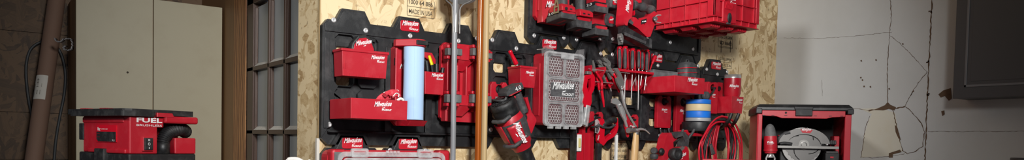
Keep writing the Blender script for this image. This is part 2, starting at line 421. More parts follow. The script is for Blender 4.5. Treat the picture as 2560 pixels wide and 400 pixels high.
# the door is a touch ajar: rotate about its near jamb so its rails point as in the photo
door = bpy.data.objects.new('door_1', None); COL.objects.link(door); door['kind'] = 'structure'
door.location = (SIDE_X, 4.22, 0)
def dY(px): return onX(px, 170, SIDE_X).y
stile = 4.22-dY(632)
q = M(); z0, z1 = .02, 2.33
q.box(dx0, dx1, 4.22-stile, 4.22, z0, z1)
cols = [dY(632), dY(670), dY(710), dY(752), dY(800)]
rows = [2.16, onX(690, 158, SIDE_X).z, onX(690, 330, SIDE_X).z]
ph = rows[1]-rows[2]
rows = [rows[1]+ph, rows[1], rows[2], rows[2]-ph, rows[2]-2*ph]
q.box(dx0, dx1, y0-.2, 4.22, rows[0]+.008, z1); q.box(dx0, dx1, y0-.2, 4.22, z0, rows[4])
for r in rows[1:4]: q.box(dx0, dx1, y0-.2, 4.22, r-.012, r+.012)
for c in cols[1:]: q.box(dx0, dx1, c-.012, c+.012, z0, z1)
q.build('door_frame', BROWN, door, .003)
q = M()
for r in rows[1:4]:
    for c0, c1 in zip(cols, cols[1:]): q.prism([(0, 0), (-.022, 0), (0, .02)], (dx0+.024, c1+.014, r+.012), XA, ZA, (0, c0-c1-.028, 0))
q.build('glazing_sill', SILL, door)
q = M()
for i, c in enumerate(cols[:-1]):
    for r in rows[:-1]:
        ya, yb = cols[i+1]+.013, c-.013 if i else c-.002
        for (m0, m1) in ((ya, ya+.010), (yb-.010, yb)): q.box(dx0+.008, dx0+.026, m0, m1, r-ph+.013, r-.013)
q.build('moulding', BROWN, door, .003)
for i, (c0, c1) in enumerate(zip(cols, cols[1:])):
    for r in rows[:-1]:
        M().box(dx0+.026, dx0+.030, c1+.010, c0-.004, r-ph+.008, r-.008).build('glass_pane', GLASS, door)

# ---- white wall: sheet joint, cracks, broken plaster
X0 = RIGHT_X
def rib(m, pts, wd, off=.0012):
    """thin ragged ribbon on the right wall through photo points"""
    P = [onX(px, py, X0-off) for px, py in pts]; out = []
    for a, b in zip(P, P[1:]):
        n = max(1, int((b-a).length/.012))
        for k in range(n): out.append(a.lerp(b, k/n) + Vector((0, random.uniform(-.0025, .0025), random.uniform(-.0025, .0025))))
    out.append(P[-1])
    L_, R_ = [], []
    for i, p in enumerate(out):
        t = (out[min(i+1, len(out)-1)]-out[max(i-1, 0)]).normalized(); nn = Vector((0, -t.z, t.y))
        ww = wd*random.uniform(.5, 1.5)/2
        L_.append(p+nn*ww); R_.append(p-nn*ww)
    n = len(out); m.add(L_+R_, [(i, i+1, n+i+1, n+i) for i in range(n-1)]); return m
def patch(m, pts, off):
    P = [onX(px, py, X0-off) for px, py in pts]
    vs, fs = curve_fill([[(p.y, p.z) for p in P]], .0006)
    return m.add([(X0-off+z, y, x) if False else (X0-off-.0003+z, x, y) for x, y, z in vs], fs)
def q_(name, m, ma): return m.build(name, ma, wr)
m = M(); rib(m, [(2330, -5), (2326, 85), (2320, 200), (2316, 300), (2312, 405)], .006); 
for px, py in ((2327, 28), (2321, 155), (2319, 236)):
    for _ in range(5):
        a = random.uniform(0, 6.3); rib(m, [(px, py), (px+6*math.cos(a), py+4*math.sin(a))], .005)
q_('sheet_joint', m, CRACK)
m = M()
rib(m, [(2226, 0), (2228, 40), (2223, 90), (2219, 150), (2218, 200), (2219, 255)], .0035)
rib(m, [(2223, 88), (2250, 108), (2285, 143), (2318, 180)], .002)
rib(m, [(2318, 180), (2300, 202), (2283, 225), (2270, 252), (2262, 266)], .003)
rib(m, [(2284, 226), (2276, 240)], .006)
rib(m, [(2262, 266), (2275, 275), (2290, 293), (2303, 308), (2311, 330), (2307, 365), (2290, 378), (2268, 384), (2255, 375)], .004)
rib(m, [(2172, 277), (2185, 275), (2200, 270), (2215, 264), (2222, 267), (2240, 272), (2262, 266)], .007)
rib(m, [(2232, 275), (2238, 300), (2246, 330), (2252, 360), (2258, 378)], .004)
rib(m, [(2120, 275), (2140, 271), (2172, 277)], .002)
rib(m, [(2150, 392), (2185, 395), (2225, 390), (2262, 384)], .002)
rib(m, [(2175, 290), (2163, 320), (2158, 360), (2152, 395)], .003)
rib(m, [(2110, 92), (2160, 88), (2230, 80)], .0015); rib(m, [(1960, 95), (2050, 96), (2110, 92)], .0012)
rib(m, [(2320, 329), (2420, 329), (2560, 328)], .0015)
rib(m, [(2054, 200), (2056, 240)], .0015)
q_('crack', m, CRACK)
m = M()
patch(m, [(2212, 263), (2219, 255), (2226, 262), (2240, 268), (2236, 276), (2222, 272), (2208, 276), (2190, 275), (2196, 270)], .0022)
patch(m, [(2237, 312), (2243, 318), (2248, 335), (2252, 350), (2246, 346), (2239, 330)], .0022)
patch(m, [(2222, 383), (2250, 374), (2254, 380), (2232, 386), (2232, 394), (2222, 394)], .0022)
patch(m, [(2358, 226), (2377, 220), (2380, 246), (2372, 252), (2362, 240), (2352, 244), (2346, 236)], .0022)
patch(m, [(2353, 278), (2361, 276), (2362, 286), (2356, 290)], .0022)
for px, py in ((2153, 152), (2190, 150), (2152, 194), (2156, 200), (2160, 216), (2176, 217), (2257, 110), (2223, 222)):
    patch(m, [(px-2.2, py-1), (px+1, py-2.4), (px+2.4, py+1), (px-.6, py+2.4)], .0022)
q_('broken_plaster', m, CRACK)
m = M(); patch(m, [(2150, 272), (2200, 270), (2218, 276), (2238, 282), (2244, 320), (2256, 378), (2225, 390), (2152, 394), (2160, 340), (2172, 300), (2180, 285)], .0008)
q_('bare_patch', m, CREAM)

# ================================================================== CABINETS
cb = thing('storage_cabinet', 'tall pale maple double-door cabinet in the corner behind the vacuum', 'cabinet', (.8, 4.9, 0))
Yc = 4.7
cx0, cxm, cx1 = onY(190, 150, Yc).x, onY(383, 150, Yc).x, onY(555, 150, Yc).x
ctop = onY(553, 19, Yc).z
M().box(cx0+.004, cx1-.004, Yc+.021, BACK_Y-.045, .0, ctop-.003).build('cabinet_body', PINE, cb, .002)
for a, b in ((cx0, cxm-.002), (cxm+.002, cx1)):
    M().box(a, b, Yc, Yc+.02, .08, ctop).build('cabinet_door', MAPLE, cb, .002)
k = onY(319, 181, Yc-.001); M().lathe([(.006, 0), (.006, .003)], k, (0, -1, 0), 10).build('knob_hole_plug', INK, cb)

hc = thing('wall_cabinet', 'dark charcoal cabinet with routed panel door hung on the white wall', 'cabinet', (RIGHT_X, 1.2, 2))
hx = RIGHT_X-.19
A = onX(2381, 246, hx); Bp = onX(2487, 217, hx-.02)
M().box(hx+.02, RIGHT_X-.001, A.y-1.4, A.y-.002, A.z, 3.1).build('cabinet_body', CHAR, hc, .002)
dr = M().box(hx, hx+.019, A.y-1.4, A.y, A.z-.002, 3.1).build('cabinet_door', CHAR, hc, .003)
iy, iz = Bp.y, onX(2412, 218, hx).z; iy = onX(2410, 218, hx).y
q = M(); q.box(hx-.004, hx, A.y-1.3, iy, iz, iz+.012); q.box(hx-.004, hx, iy-.012, iy, iz, 3.05)
q.build('moulding', CHARL, dr, .0015)
M().box(hx-.002, hx, A.y-1.3, iy-.03, iz+.03, 3.04).build('raised_panel', CHAR, dr, .0015)

# ================================================================== LEFT CORNER
t = 4.55
tb = thing('cardboard_tube', 'long brown tube with a white stock label leaning by the cabinet', 'tube', onY(70, 505, 4.92))
top, bot = onY(150, -60, 5.2), onY(70, 505, 4.92)
M().tube([bot, top], .046, 20).build('tube', CARD, tb)
ax = (top-bot).normalized(); side = ax.cross(FW).normalized(); side = -side if side.dot(RT) < 0 else side
nf = side.cross(ax).normalized(); nf = -nf if nf.dot(FW) > 0 else nf
c0 = onY(119, 225, 5.06)
ctr = bot + ax*((c0-bot).dot(ax)); q = M(); q2 = M()
hh = .074
arc = [R(a) for a in range(-50, 51, 10)]
P = lambda a, s, r=.0468: ctr + ax*s + (nf*math.cos(a)+side*math.sin(a))*r
vs = [P(a, s) for s in (-hh, hh) for a in arc]; n = len(arc)
q.add(vs, [(i, i+1, n+i+1, n+i) for i in range(n-1)], True).build('label_sticker', LABEL, tb)
for s, h0, wd, off in (('1-1519', .013, .05, -.002), ('FORMING TUBE LINING', .005, .08, -.026), ('LOT 22', .004, .02, .016)):
    vs, fs, h = text2d(s, 0, .02)
    q2.add([P((off + h0*(y/h))/.047*-1 if False else (off/.047*1.0 - y/h*h0/.047+.0), x*wd-.0+ (.0 if wd < .06 else -.06), .0475) for x, y in vs], fs)
for k in range(9): q2.add([P(a, -.045+k*.003+b, .0475) for a, b in ((-.2, 0), (.25, 0), (.25, .0016), (-.2, .0016))], [(0, 1, 2, 3)])
q2.build('printing', INK, tb)
cd = [(112, 98), (104, 104), (88, 112), (74, 128), (66, 160), (66, 200), (72, 250), (80, 290), (86, 330), (90, 420)]
cord = thing('hanging_cord', 'dark grey cord looped over a hook behind the brown tube', 'cord', onY(110, 100, 5.275))
q = M(); q.tube(spline([onY(*p, 5.275) for p in cd]), .008, 8)
q.tube(spline([onY(*p, 5.275) for p in [(112, 98), (128, 105), (146, 122), (158, 150), (164, 190), (160, 240), (150, 290), (140, 350), (134, 420)]]), .008, 8)
q.build('cord', mat('dull_grey_cord', (62, 64, 66), .5), cord)
M().tube([onY(104, 99, 5.285), onY(116, 97, 5.26), onY(118, 112, 5.26)], .006, 8).build('wall_hook', BLK2, cord)
cl = thing('spring_clip', 'bent chrome spring clip screwed to the side of the pale cabinet', 'clip', onX(178, 110, .37))
q = M(); P = spline([onY(*p, 4.86) for p in [(137, 96), (145, 104), (152, 104), (160, 99), (172, 97), (180, 100), (182, 112), (181, 122), (172, 126), (163, 124), (160, 118), (166, 115)]], 5)
for a, b in zip(P, P[1:]):
    dn = ZA*.0; sd = FW*.012
    q.add([a-sd, a+sd, b+sd, b-sd], [(0, 1, 2, 3)], True)
o = q.build('spring_strip', SPRING, cl); s_ = o.modifiers.new('s', 'SOLIDIFY'); s_.thickness = .004

# ---- workbench (its top lies just under the frame) and vacuum
bench = thing('workbench', 'wooden workbench standing below the red vacuum at lower left', 'workbench', (.2, 2.9, 0))
th = R(33)          # turn of the vacuum
o0 = C(322, 420, 2.75)
RH = Vector((RT.x, RT.y, 0)).normalized(); FH = Vector((FW.x, FW.y, 0)).normalized()
vx = (RH*math.cos(R(55))+FH*math.sin(R(55))).normalized()     # along right-hand face
vm = frame(Vector((o0.x, o0.y, 1.25)), vx); vmr = vm.copy()
M(vm).box(-.3, .34, -.12, .62, -.05, -.002).build('bench_top', PINE, bench, .004)
for a, b in ((-.28, -.1), (.24, -.1), (-.28, .52), (.24, .52)): M(vm).box(a, a+.08, b, b+.08, -1.25, -.05).build('leg', PINE, bench, .003)

# ================================================================== VACUUM
VO = Vector((o0.x, o0.y, 1.25))
def loc_on(mx, px, py, axis, off):
    """photo point -> local coordinates on the plane local[axis] = off"""
    inv = mx.inverted(); o = inv @ Vector((0, 0, EYE)); d = inv.to_3x3() @ ray(px, py)
    return o + d*((off-o[axis])/d[axis])
va = thing('wet_dry_vacuum', 'red and black portable vacuum with ribbed hose in front of the pale cabinet', 'vacuum', mx=vm.copy())
Fr = lambda px, py, off=0.: loc_on(vm, px, py, 1, off)     # right-hand face, local y = off
Fl = lambda px, py, off=0.: loc_on(vm, px, py, 0, off)     # left-hand face, local x = off
w2 = Fr(490, 340).x; w1 = Fl(197, 340).y
zt = Fr(322, 289).z; zb = Fr(322, 385).z; zr = Fr(322, 345).z
def zR(px, py): return Fr(px, py).z
q = M()
q.box(.0, w2, 0, w1, .02, zb); q.box(.02, w2-.02, .02, w1-.02, 0, .02)
q.build('lower_tank', BLK2, va, .006, local=True)
q = M(); a = Fl(270, 370).y; b = Fl(246, 370).y
q.box(-.018, .012, a, b, .1, Fl(258, 371).z); q.build('latch', BLK2, va, .004, local=True)
xs = Fr(395, 340).x; xh = Fr(437, 350).x; zh = zR(460, 345); zu = zR(430, 309)
q = M()
q.box(.004, xs, .004, w1-.03, zb, zt)                    # motor column
q.box(xs-.004, Fr(411, 300).x, .004, .06, Fr(395, 319).z, zt)
q.box(xs, w2-.003, .13, w1-.03, zb, zt)                  # rear half
q.box(xh, w2, .0, .13, zb, zh)                           # right shoulder
q.box(.0, .016, .045, w1-.03, zt-.028, zt-.004)          # brow over the label recess
q.box(-.006, .02, .02, Fl(222, 380).y, zb, zb+.018)
q.build('motor_housing', RED, va, .005, local=True)
q = M(); q.box(Fr(408, 300).x, w2+.004, -.012, .16, zu, zt+.004); q.build('hose_guard_rail', RED, va, .008, 3, local=True)
q = M(); xm = Fr(385, 290).x
zl = Fl(250, 292).z
q.rings([[( -.035, w1-.0, z), (-.03, -.006, z), (xm-.08, -.014, z), (xm, -.012, z), (xm, w1, z)] for z in (zt-.001, zt+.02)], False)
q.rings([[( -.02, w1+.06, z), (-.02, .01, z), (.01, -.005, z), (w2-.01, 0, z), (w2-.01, w1+.03, z)] for z in (zt+.006, zt+.028)], False)
q.build('lid', BLK2, va, .009, 3, local=True)
for k in (.35, .75): M().box(-.015, .012, w1*k, w1*(k+.14), zt+.028, zt+.031).build('lid_latch', RED, va, .001, local=True)
x3, x4 = Fr(388, 285).x, Fr(432, 285).x
q = M(); q.rings([[(x3, -.014, z), (x4-k, -.014, z), (x4-k, .1, z), (x3, .1, z)] for z, k in ((zt, 0), (zt+.016, .008))], False)
q.build('carry_tab', RED, va, .003, local=True)
# data label on the left-hand face
a0, a1 = Fl(241, 330).y, Fl(290, 330).y; b0, b1 = Fl(265, 355).z, Fl(265, 312).z
q = M(); q.box(.0, .004, a1, a0, b0, b1); sg = q.build('data_label', REDG, va, local=True)
q = M(); q.prism([(a1+.002, b0+.002), (a0-.014, b0+.002), (a0-.003, b0+.012), (a0-.003, b0+(b1-b0)*.6), (a1+.002, b0+(b1-b0)*.6)], (0, 0, 0), YA, ZA, (-.001, 0, 0)); q.build('black_field', BLK2, sg, local=True)
h = b1-b0
lettering('lettering', 'M18 WET/DRY VACUUM', sg, (-.0005, a0-.045, b0+h*.72), (0, -1, 0), ZA, .05, local=True, height=h*.07)
lettering('lettering', 'Vac', sg, (-.0005, a0-.012, b0+h*.66), (0, -1, 0), ZA, .024, shear=.3, bold=.03, local=True, height=h*.2)
for r in range(2): lettering('lettering', 'Capacity', sg, (-.0015, a0-.008, b0+h*(.46-.2*r)), (0, -1, 0), ZA, .026, m=RED, local=True, height=h*.05)
lettering('lettering', '9.5', sg, (-.0015, a1+.026, b0+h*.06), (0, -1, 0), ZA, .018, local=True, height=h*.1)
# front lettering
def txr(s, px0, py0, px1, py1, **k):
    a = Fr(px0, py1, .004); b = Fr(px1, py1, .004); b.z = Fr(px0, py0, .004).z
    return lettering('lettering', s, va, (a.x, .003, a.z), XA, ZA, b.x-a.x, height=b.z-a.z, local=True, **k)
txr('FUEL', 341, 293.5, 405, 305.5, bold=.03); txr('BRUSHLESS', 341, 310, 404, 315, bold=.005)
# switch
a, b = Fr(358, 375), Fr(380, 345)
q = M(); q.box(a.x-.004, b.x+.003, -.006, .01, a.z-.004, b.z+.004); q.build('switch_frame', RED, va, .002, local=True)
sw = M().box(a.x, b.x-.001, -.012, .01, a.z, b.z).build('rocker_switch', BLK2, va, .002, local=True)
q = M(); cx = (a.x+b.x)/2; hz = (b.z-a.z)
q.box(cx-.001, cx+.001, -.0128, -.0122, a.z+hz*.1, a.z+hz*.25); q.box(cx-.003, cx-.0012, -.0128, -.0122, a.z+hz*.75, a.z+hz*.9); q.box(cx+.0012, cx+.003, -.0128, -.0122, a.z+hz*.75, a.z+hz*.9)
q.tube([(cx+.004*math.cos(t_), -.0125, a.z+hz*.5+.005*math.sin(t_)) for t_ in [k*PI/6 for k in range(12)]], .0007, 6, True)
q.build('switch_marking', WHITE, sw, local=True)
# hose
hp = [Fr(406, 372, .03), Fr(408, 352, .03), Fr(414, 340, .03), Fr(425, 330, .035), Fr(440, 325, .04), Fr(455, 324, .06), Fr(462, 328, .09), Fr(462, 330, .13)]
P = spline(hp, 14); rr = [.0275 if (i % 4) < 2 else .0215 for i in range(len(P))]
M().tube(P, rr, 18).build('hose', BLK2, va, local=True)
c = Fr(406, 360, .03); M().lathe([(.026, 0), (.029, .002), (.029, .042), (.025, .045)], (c.x, c.y+.0, zb), (0, 0, 1), 24).build('hose_cuff', BLK, va, local=True)
q = M(); q.box(-.002, .02, w1-.04, w1-.005, zb+.05, zt-.03); q.build('rear_handle', BLK2, va, .003, local=True)

# ================================================================== WALL PLATES
def bump(cx, z, top, up=True): return [(cx-.080, z), (cx-.052, top), (cx+.052, top), (cx+.080, z)]
def plate(name_label, x0, x1, z0, z1, bumps, cols, group, ribs=(), rows=(1.945, 1.828, 1.712), label_at=None, screws=(), notch=True):
    t = thing('mounting_plate', name_label, 'mounting plate', ((x0+x1)/2, WALL_Y, z0), group)
    def outline(g, d=0.):
        c = .028
        pts = [(x0+c, z0)]
        for b in bumps:
            if notch and b-.088 > x0+c and b+.088 < x1-c: pts += [(b-.092, z0), (b-.062, z0+.049), (b+.062, z0+.049), (b+.092, z0)]
        pts += [(x1-c, z0), (x1, z0+c), (x1, z1-c), (x1-c*.8, z1)]
        for b in sorted(bumps, reverse=True): pts += [(b+.080, z1), (b+.052, z1+.052), (b-.052, z1+.052), (b-.080, z1)]
        pts += [(x0+c*.8, z1), (x0, z1-c), (x0, z0+c)]
        if g:
            cx, cz = (x0+x1)/2, (z0+z1)/2
        return pts
    o = outline(0)
    cells = [(c, r) for c in cols for r in rows]
    q = M()
    # floor of the recesses, with the openings that show the board
    jz = lambda L, k: [(x+.00013*math.sin(i*7.3+k*3.1), z+.00017*math.cos(i*5.1+k*2.3)) for i, (x, z) in enumerate(L)]
    holes = [jz(cham(c-.032, c+.032, r-.098, r-.052, .006), k) for k, (c, r) in enumerate(cells)]
    slots = [[(b-.062+s, z1-.075), (b-.022+s, z1-.075), (b-.022+s, z1-.060), (b-.062+s, z1-.060)] for b in bumps for s in (.085+.042, ) if rows]
    slab(q, [o]+holes, .0005, .010)
    face = [jz(cham(c-.047, c+.047, r-.104, r, .017), k) for k, (c, r) in enumerate(cells)]
    slab(q, [o]+face+slots, .010, .030)
    pl = q.build('plate_body', BLK, t, .0018, 1)
    q = M()
    # raised header band, ribs and bottom lip
    hb = [(x0+.012, z1-.052), (x1-.012, z1-.052), (x1-.008, z1-.02), (x1-.028, z1-.004)]
    for b in sorted(bumps, reverse=True): hb += [(b+.072, z1-.004), (b+.047, z1+.044), (b-.047, z1+.044), (b-.072, z1-.004)]
    hb += [(x0+.028, z1-.004), (x0+.008, z1-.02)]
    slab(q, [hb], .030, .036, .002)
    for r in ribs: slab(q, [rrect(r-.016, r+.016, z0+.06, z1-.09, .006)], .030, .035, .0015)
    if rows:
        q.box(x0+.01, x0+.030, WALL_Y-.036, WALL_Y-.03, z0+.07, z1-.08); q.box(x1-.030, x1-.01, WALL_Y-.036, WALL_Y-.03, z0+.07, z1-.08)
        for c, r in cells:   # shallow crossbar in each recess
            q.box(c-.036, c+.036, WALL_Y-.016, WALL_Y-.010, r-.05, r-.034)
        q.rings([[(x0+.03, WALL_Y-.030, z0+.052), (x1-.03, WALL_Y-.030, z0+.052), (x1-.03, WALL_Y-.030, z0+.064), (x0+.03, WALL_Y-.030, z0+.064)],
                 [(x0+.034, WALL_Y-.044, z0+.053), (x1-.034, WALL_Y-.044, z0+.053), (x1-.034, WALL_Y-.040, z0+.060), (x0+.034, WALL_Y-.040, z0+.060)]], False)
    q.build('rib', BLK, t, .001)
    for sx, sz in screws:
        s = M(); d = .036 if sz > z1-.055 else .030
        s.lathe([(.0015, d-.001), (.0115, d), (.0115, d+.0015), (.009, d+.004), (.004, d+.0045), (.003, d+.003)], (sx, WALL_Y, sz), (0, -1, 0), 20)
        s.build('screw', ZINC, t)
        # dimple
    if label_at is not None:
        lx = label_at; lz = .008 if z1 < 1.6 else 0; q = M(); slab(q, [rrect(lx-.048, lx+.048, z1-.012+lz, z1+.035+lz, .009)], .036, .039, .001)
        lb = q.build('red_badge', RED2, t)
        logo(lb, (lx+.001, WALL_Y-.0395, z1+.014+lz), .082)
    return t
G = 'black slotted mounting plates on the strand board'
GS = 'small black mounting plates with one red badge'
def cols_(x): return [x+.104, x+.212, x+.41, x+.608, x+.716]
plate('large black mounting plate nearest the door, behind the blue paper towel roll', 1.122, 1.932, 1.474, 2.003, (1.26, 1.529, 1.796), cols_(1.12), G, (1.43, 1.635), label_at=1.529,
      screws=((1.169, 2.0), (1.893, 1.998), (1.315, 1.972), (1.532, 1.972), (1.137+.02, 1.559), (1.79, 1.975)))
plate('large black mounting plate behind the clear-lidded organizer, middle one of the long row', 1.944, 2.752, 1.474, 2.003, (2.073, 2.347, 2.624), cols_(1.94), G, (2.25, 2.455), label_at=2.347,
      screws=((1.985, 2.0), (2.133, 1.972), (2.715, 2.0), (1.99, 1.56)))
plate('large black mounting plate behind the screwdriver rack and grey-lid tray', 2.760, 3.575, 1.474, 2.003, (2.9, 3.167, 3.445), cols_(2.76), G, (3.065, 3.27), label_at=3.167,
      screws=((2.804, 2.003), (3.545, 2.0), (3.18, 1.972), (3.07, 1.79), (3.22, 1.56), (2.83, 1.56)))
plate('small black mounting plate at the right end, above the red tumbler', 3.588, 3.858, 1.474, 2.003, (3.723,), [], GS, label_at=3.723, screws=((3.631, 1.985), (3.838, 1.985), (3.74, 1.962)))
plate('small black mounting plate under the glove tray, left of the two lowest badges', 1.126, 1.393, 1.0, 1.462, (1.26,), [], GS, label_at=1.26, screws=((1.170, 1.436), (1.352, 1.436)))
plate('small black mounting plate below the paper towel roll, right of the two lowest badges', 1.401, 1.66, 1.0, 1.462, (1.53,), [], GS, label_at=1.53, screws=((1.44, 1.452), (1.62, 1.452)))
plate('small black mounting plate high above the organizer, behind the red charger caddy', 2.205, 2.488, 2.012, 2.55, (2.347,), [], GS, screws=((2.25, 2.05), (2.45, 2.06), (2.25, 2.5), (2.45, 2.5)))
plate('small black mounting plate behind the spare batteries, below the two drills', 2.496, 2.756, 2.012, 2.55, (2.624,), [], GS, screws=((2.54, 2.06), (2.71, 2.075)))
plate('large black mounting plate under the red crate and the nailer', 2.762, 3.575, 2.012, 2.55, (2.9, 3.167, 3.445), [], G, screws=((2.81, 2.09), (3.09, 2.12), (3.29, 2.12), (3.5, 2.1)))

# ================================================================== RED BINS AND HOLDERS ON THE PLATES
def bin_body(X0, X1, Z0, Z1, db, df, taper=.006, rim=0., wall=.004):
    """open-topped bin; left, right, bottom, top and distances from the wall"""
    ya, yb = WALL_Y-df, WALL_Y-db; q = M(); t = taper; w_ = wall
    lo = (X0+t, X1-t, ya+t, yb); hi = (X0, X1, ya, yb)
    li = (X0+t+w_, X1-t-w_, ya+t+w_, yb-w_); hi2 = (X0+w_, X1-w_, ya+w_, yb-w_)
    r = lambda a, z: [(a[0], a[2], z), (a[1], a[2], z), (a[1], a[3], z), (a[0], a[3], z)]
    q.rings([r(lo, Z0), r(hi, Z1), r(hi2, Z1), r(li, Z0+w_)], False)
    if rim:
        o_ = (X0-rim, X1+rim, ya-rim, yb); q.rings([r(hi, Z1-.011), r(o_, Z1-.010), r(o_, Z1+.001), r(hi2, Z1+.001)], False)
        q.rings([r(hi2, Z1+.001), r(hi2, Z1-.012)], False, cap=False)
    return q
def px_bin(name, label, cat, pl, pr, ptop, pbot, db, df, group=None, **k):
    X0 = W(pl, (ptop+pbot)/2, df).x; X1 = W(pr, (ptop+pbot)/2, df).x
    Z1 = W(pl, ptop, df).z; Z0 = W(pl, pbot, df).z
    t = thing(name, label, cat, ((X0+X1)/2, WALL_Y-db, Z0), group)
    b = bin_body(X0, X1, Z0, Z1, db, df, **k).build('bin_body', RED, t, .0025)
    q = M(); q.box(X0+.03, X1-.03, WALL_Y-db-.001, WALL_Y-.0365, Z1-.05, Z1-.012)   # hanger
    q.build('hanging_cleat', RED, t, .002)
    return t, X0, X1, Z0, Z1
t, X0, X1, Z0, Z1 = px_bin('storage_bin', 'low red bin with a rolled rim holding a tape measure, highest at left', 'bin', 855, 970, 120, 188, .045, .1376, rim=.004, taper=.006)
logo(t, (W(945, 148, .1376).x, WALL_Y-.1376+.0015, W(945, 148, .1376).z), .062)
q = M()
for k in range(1, 6):
    x = X0+(X1-X0)*k/6; q.box(x-.001, x+.001, WALL_Y-.1355, WALL_Y-.1295, Z0-.0005, Z0+.012)
q.box(X0+.006, X0+.0075, WALL_Y-.1372, WALL_Y-.134, Z0+.03, Z1-.02); q.box(X0+.014, X0+.0155, WALL_Y-.1372, WALL_Y-.134, Z0+.03, Z1-.02)
tag(q.build('moulded_rib', RED, t), kind='stuff')
# tape measure in it
def tape_measure(label, c, wd, h, th, ang=0, shell=BLK2, sticker=True):
    mx = frame(c, (1, 0, 0)) @ Matrix.Rotation(ang, 4, 'Y')
    t = thing('tape_measure', label, 'tape measure', mx=mx)
    def pl_(pts, y0, y1, bev, ma, name, par):
        vs, fs = curve_fill([pts], y1-y0, bev); q = M(); q.add([(x, -y0-z, y) for x, y, z in vs], fs)
        return q.build(name, ma, par, local=True)
    out = [(-.5, 0), (.5, 0), (.5, .3), (.45, .7), (.3, .93), (.08, 1), (-.2, .96), (-.42, .78), (-.5, .5)]
    S = lambda k, dz=0: [(x*wd*k, (y*h-h/2)*k+h/2) for x, y in out]
    pl_(S(1), -th/2, th/2, .005, shell, 'rubber_shell', t)
    f = pl_(S(.86), th/2, th/2+.002, .0008, RED2, 'face', t)
    pl_(S(.86), -th/2-.002, -th/2, .0008, RED2, 'face', t)
    if sticker: logo(f, (0, -th/2-.003, h*.76), wd*.62, a=(1, 0, .18), b=(-.18, 0, 1), sub=False, local=True)
    q = M(); q.box(wd*.5-.002, wd*.5+.008, -.011, .011, .001, .012); q.build('hook_tip', RED2, t, .001, local=True)
    return t
c = W(904, 124, .095); tape_measure('black and red tape measure standing in the low rimmed red bin at left', (c.x, c.y, Z0+.0045), .118, W(904, 88, .095).z-Z0-.004, .042)

t, X0, X1, Z0, Z1 = px_bin('storage_tray', 'deep red open tray holding a knitted glove, lowest of the left plate', 'tray', 877, 1019, 244, 295, .045, .262, taper=.001)
logo(t, (W(955, 264, .262).x+.004, WALL_Y-.263, W(955, 266, .262).z), .078)
TR = (X0, X1, Z0, Z1)
# black strap coiled in the tray
q = M(); cc = Vector((X0+.13, WALL_Y-.13, Z1-.004))
st = thing('strap', 'black webbing strap coiled inside the glove tray', 'strap', (cc.x, cc.y, Z0+.005))
P = [(cc.x+.045*math.cos(a), cc.y+.03*math.sin(a), Z0+.008+(Z1-Z0-.002)*(.5-.5*math.cos(a))) for a in [k*PI/12 for k in range(24)]]
q.tube(P, (.0035), 8, True); q.tube([(x+.004, y+.012, z) for x, y, z in P], .0035, 8, True); q.build('webbing', BLK2, st)
# knitted glove: fingers flopped over the rim
gl = thing('work_glove', 'red knit work glove with white cuffs poking out of the glove tray', 'glove', (X1-.1, WALL_Y-.16, Z0+.005))
def gp(px, py, d=.17): return W(px, py, d)
q = M()
q.tube(spline([gp(945, 262, .15), gp(955, 248, .15), gp(970, 240, .16), gp(985, 235, .17)], 5), [(.022, .010)]*5+[(.022, .010)]*5+[(.020, .010)]*5+[(.015, .009)], 14, flat=ZA)
q.build('palm', KNIT, gl)
for pts in ([(972, 238), (982, 232), (990, 230), (995, 233)], [(978, 242), (988, 237), (996, 238), (997, 244)], [(968, 234), (976, 230), (984, 229), (990, 231)], [(962, 238), (968, 233), (976, 231)]):
    P = spline([gp(x, y, .175+.008*random.random()) for x, y in pts], 4)
    M().tube(P, [.010]*(len(P)-2)+[.0085, .005], 10).build('finger', KNIT, gl)
M().tube(spline([gp(959, 232, .172), gp(968, 229, .175), (gp(980, 227, .18)), gp(994, 226, .182), gp(996, 230, .182), gp(992, 235, .184)], 5), .0028, 8).build('cuff', KNITW, gl)
M().tube(spline([gp(983, 241, .19), gp(990, 233, .19), gp(997, 236, .19), gp(996, 243, .19)], 5), .0024, 8).build('cuff', KNITW, gl)
M().tube(spline([gp(993, 252, .2), gp(1000, 247, .2), gp(1007, 249, .2), gp(1008, 254, .2)], 5), .006, 8).build('finger', KNITW, gl)

# paper towel holder + roll
cx = W(1034, 200, .125).x; cyw = WALL_Y-.125
zt_ = W(1034, 120, .125).z; zb_ = W(1034, 298, .125).z
hx0 = W(978, 200, .045).x; hx1 = min(hx0+.235, W(1061, 200, .115).x-.004)
t = thing('paper_towel_holder', 'red wall bracket holding the blue paper towel roll', 'paper towel holder', (hx0, WALL_Y-.045, zb_))
q = M(); oz0, oz1 = zb_-.03, zt_+.0
slab(q, [cham(hx0, hx1, oz0, oz1+.02, .02), circ(hx0+.075, W(1000, 205, .06).z, .018, 16)], .037, .062)
q.build('back_plate', RED, t, .003)
q = M()
q.box(hx0, hx0+.012, WALL_Y-.085, WALL_Y-.06, oz0+.02, oz1); 
zc = zt_+.012
q.prism([(hx0, WALL_Y-.06), (hx0, WALL_Y-.085), (cx-.01, WALL_Y-.165), (cx+.03, WALL_Y-.165), (cx+.05, WALL_Y-.145), (cx+.05, WALL_Y-.09), (hx1, WALL_Y-.06)], (0, 0, zc-.006), XA, YA, (0, 0, .03))
q.build('top_arm', RED, t, .003)
M().box(cx-.012, cx+.044, WALL_Y-.170, WALL_Y-.1655, zc-.001, zc+.019).build('arm_pad', BLK2, t, .002)
q = M(); q.rings([[(hx0+.02, WALL_Y-.062, z), (cx-.035, WALL_Y-.17+k, z), (cx+.05, WALL_Y-.17+k, z), (hx1-.02, WALL_Y-.062, z)] for z, k in ((zb_-.006, 0), (zb_-.03, .03))], False)
q.build('bottom_arm', RED, t, .003)
lg = logo(t, (hx0+.075, WALL_Y-.0625, W(1001, 171, .06).z), .085)
M().lathe([(.012, 0), (.012, .008), (.009, .01)], (hx0+.075, WALL_Y-.05, W(1000, 205, .06).z), (0, -1, 0), 14).build('lock_knob', BLK2, t)
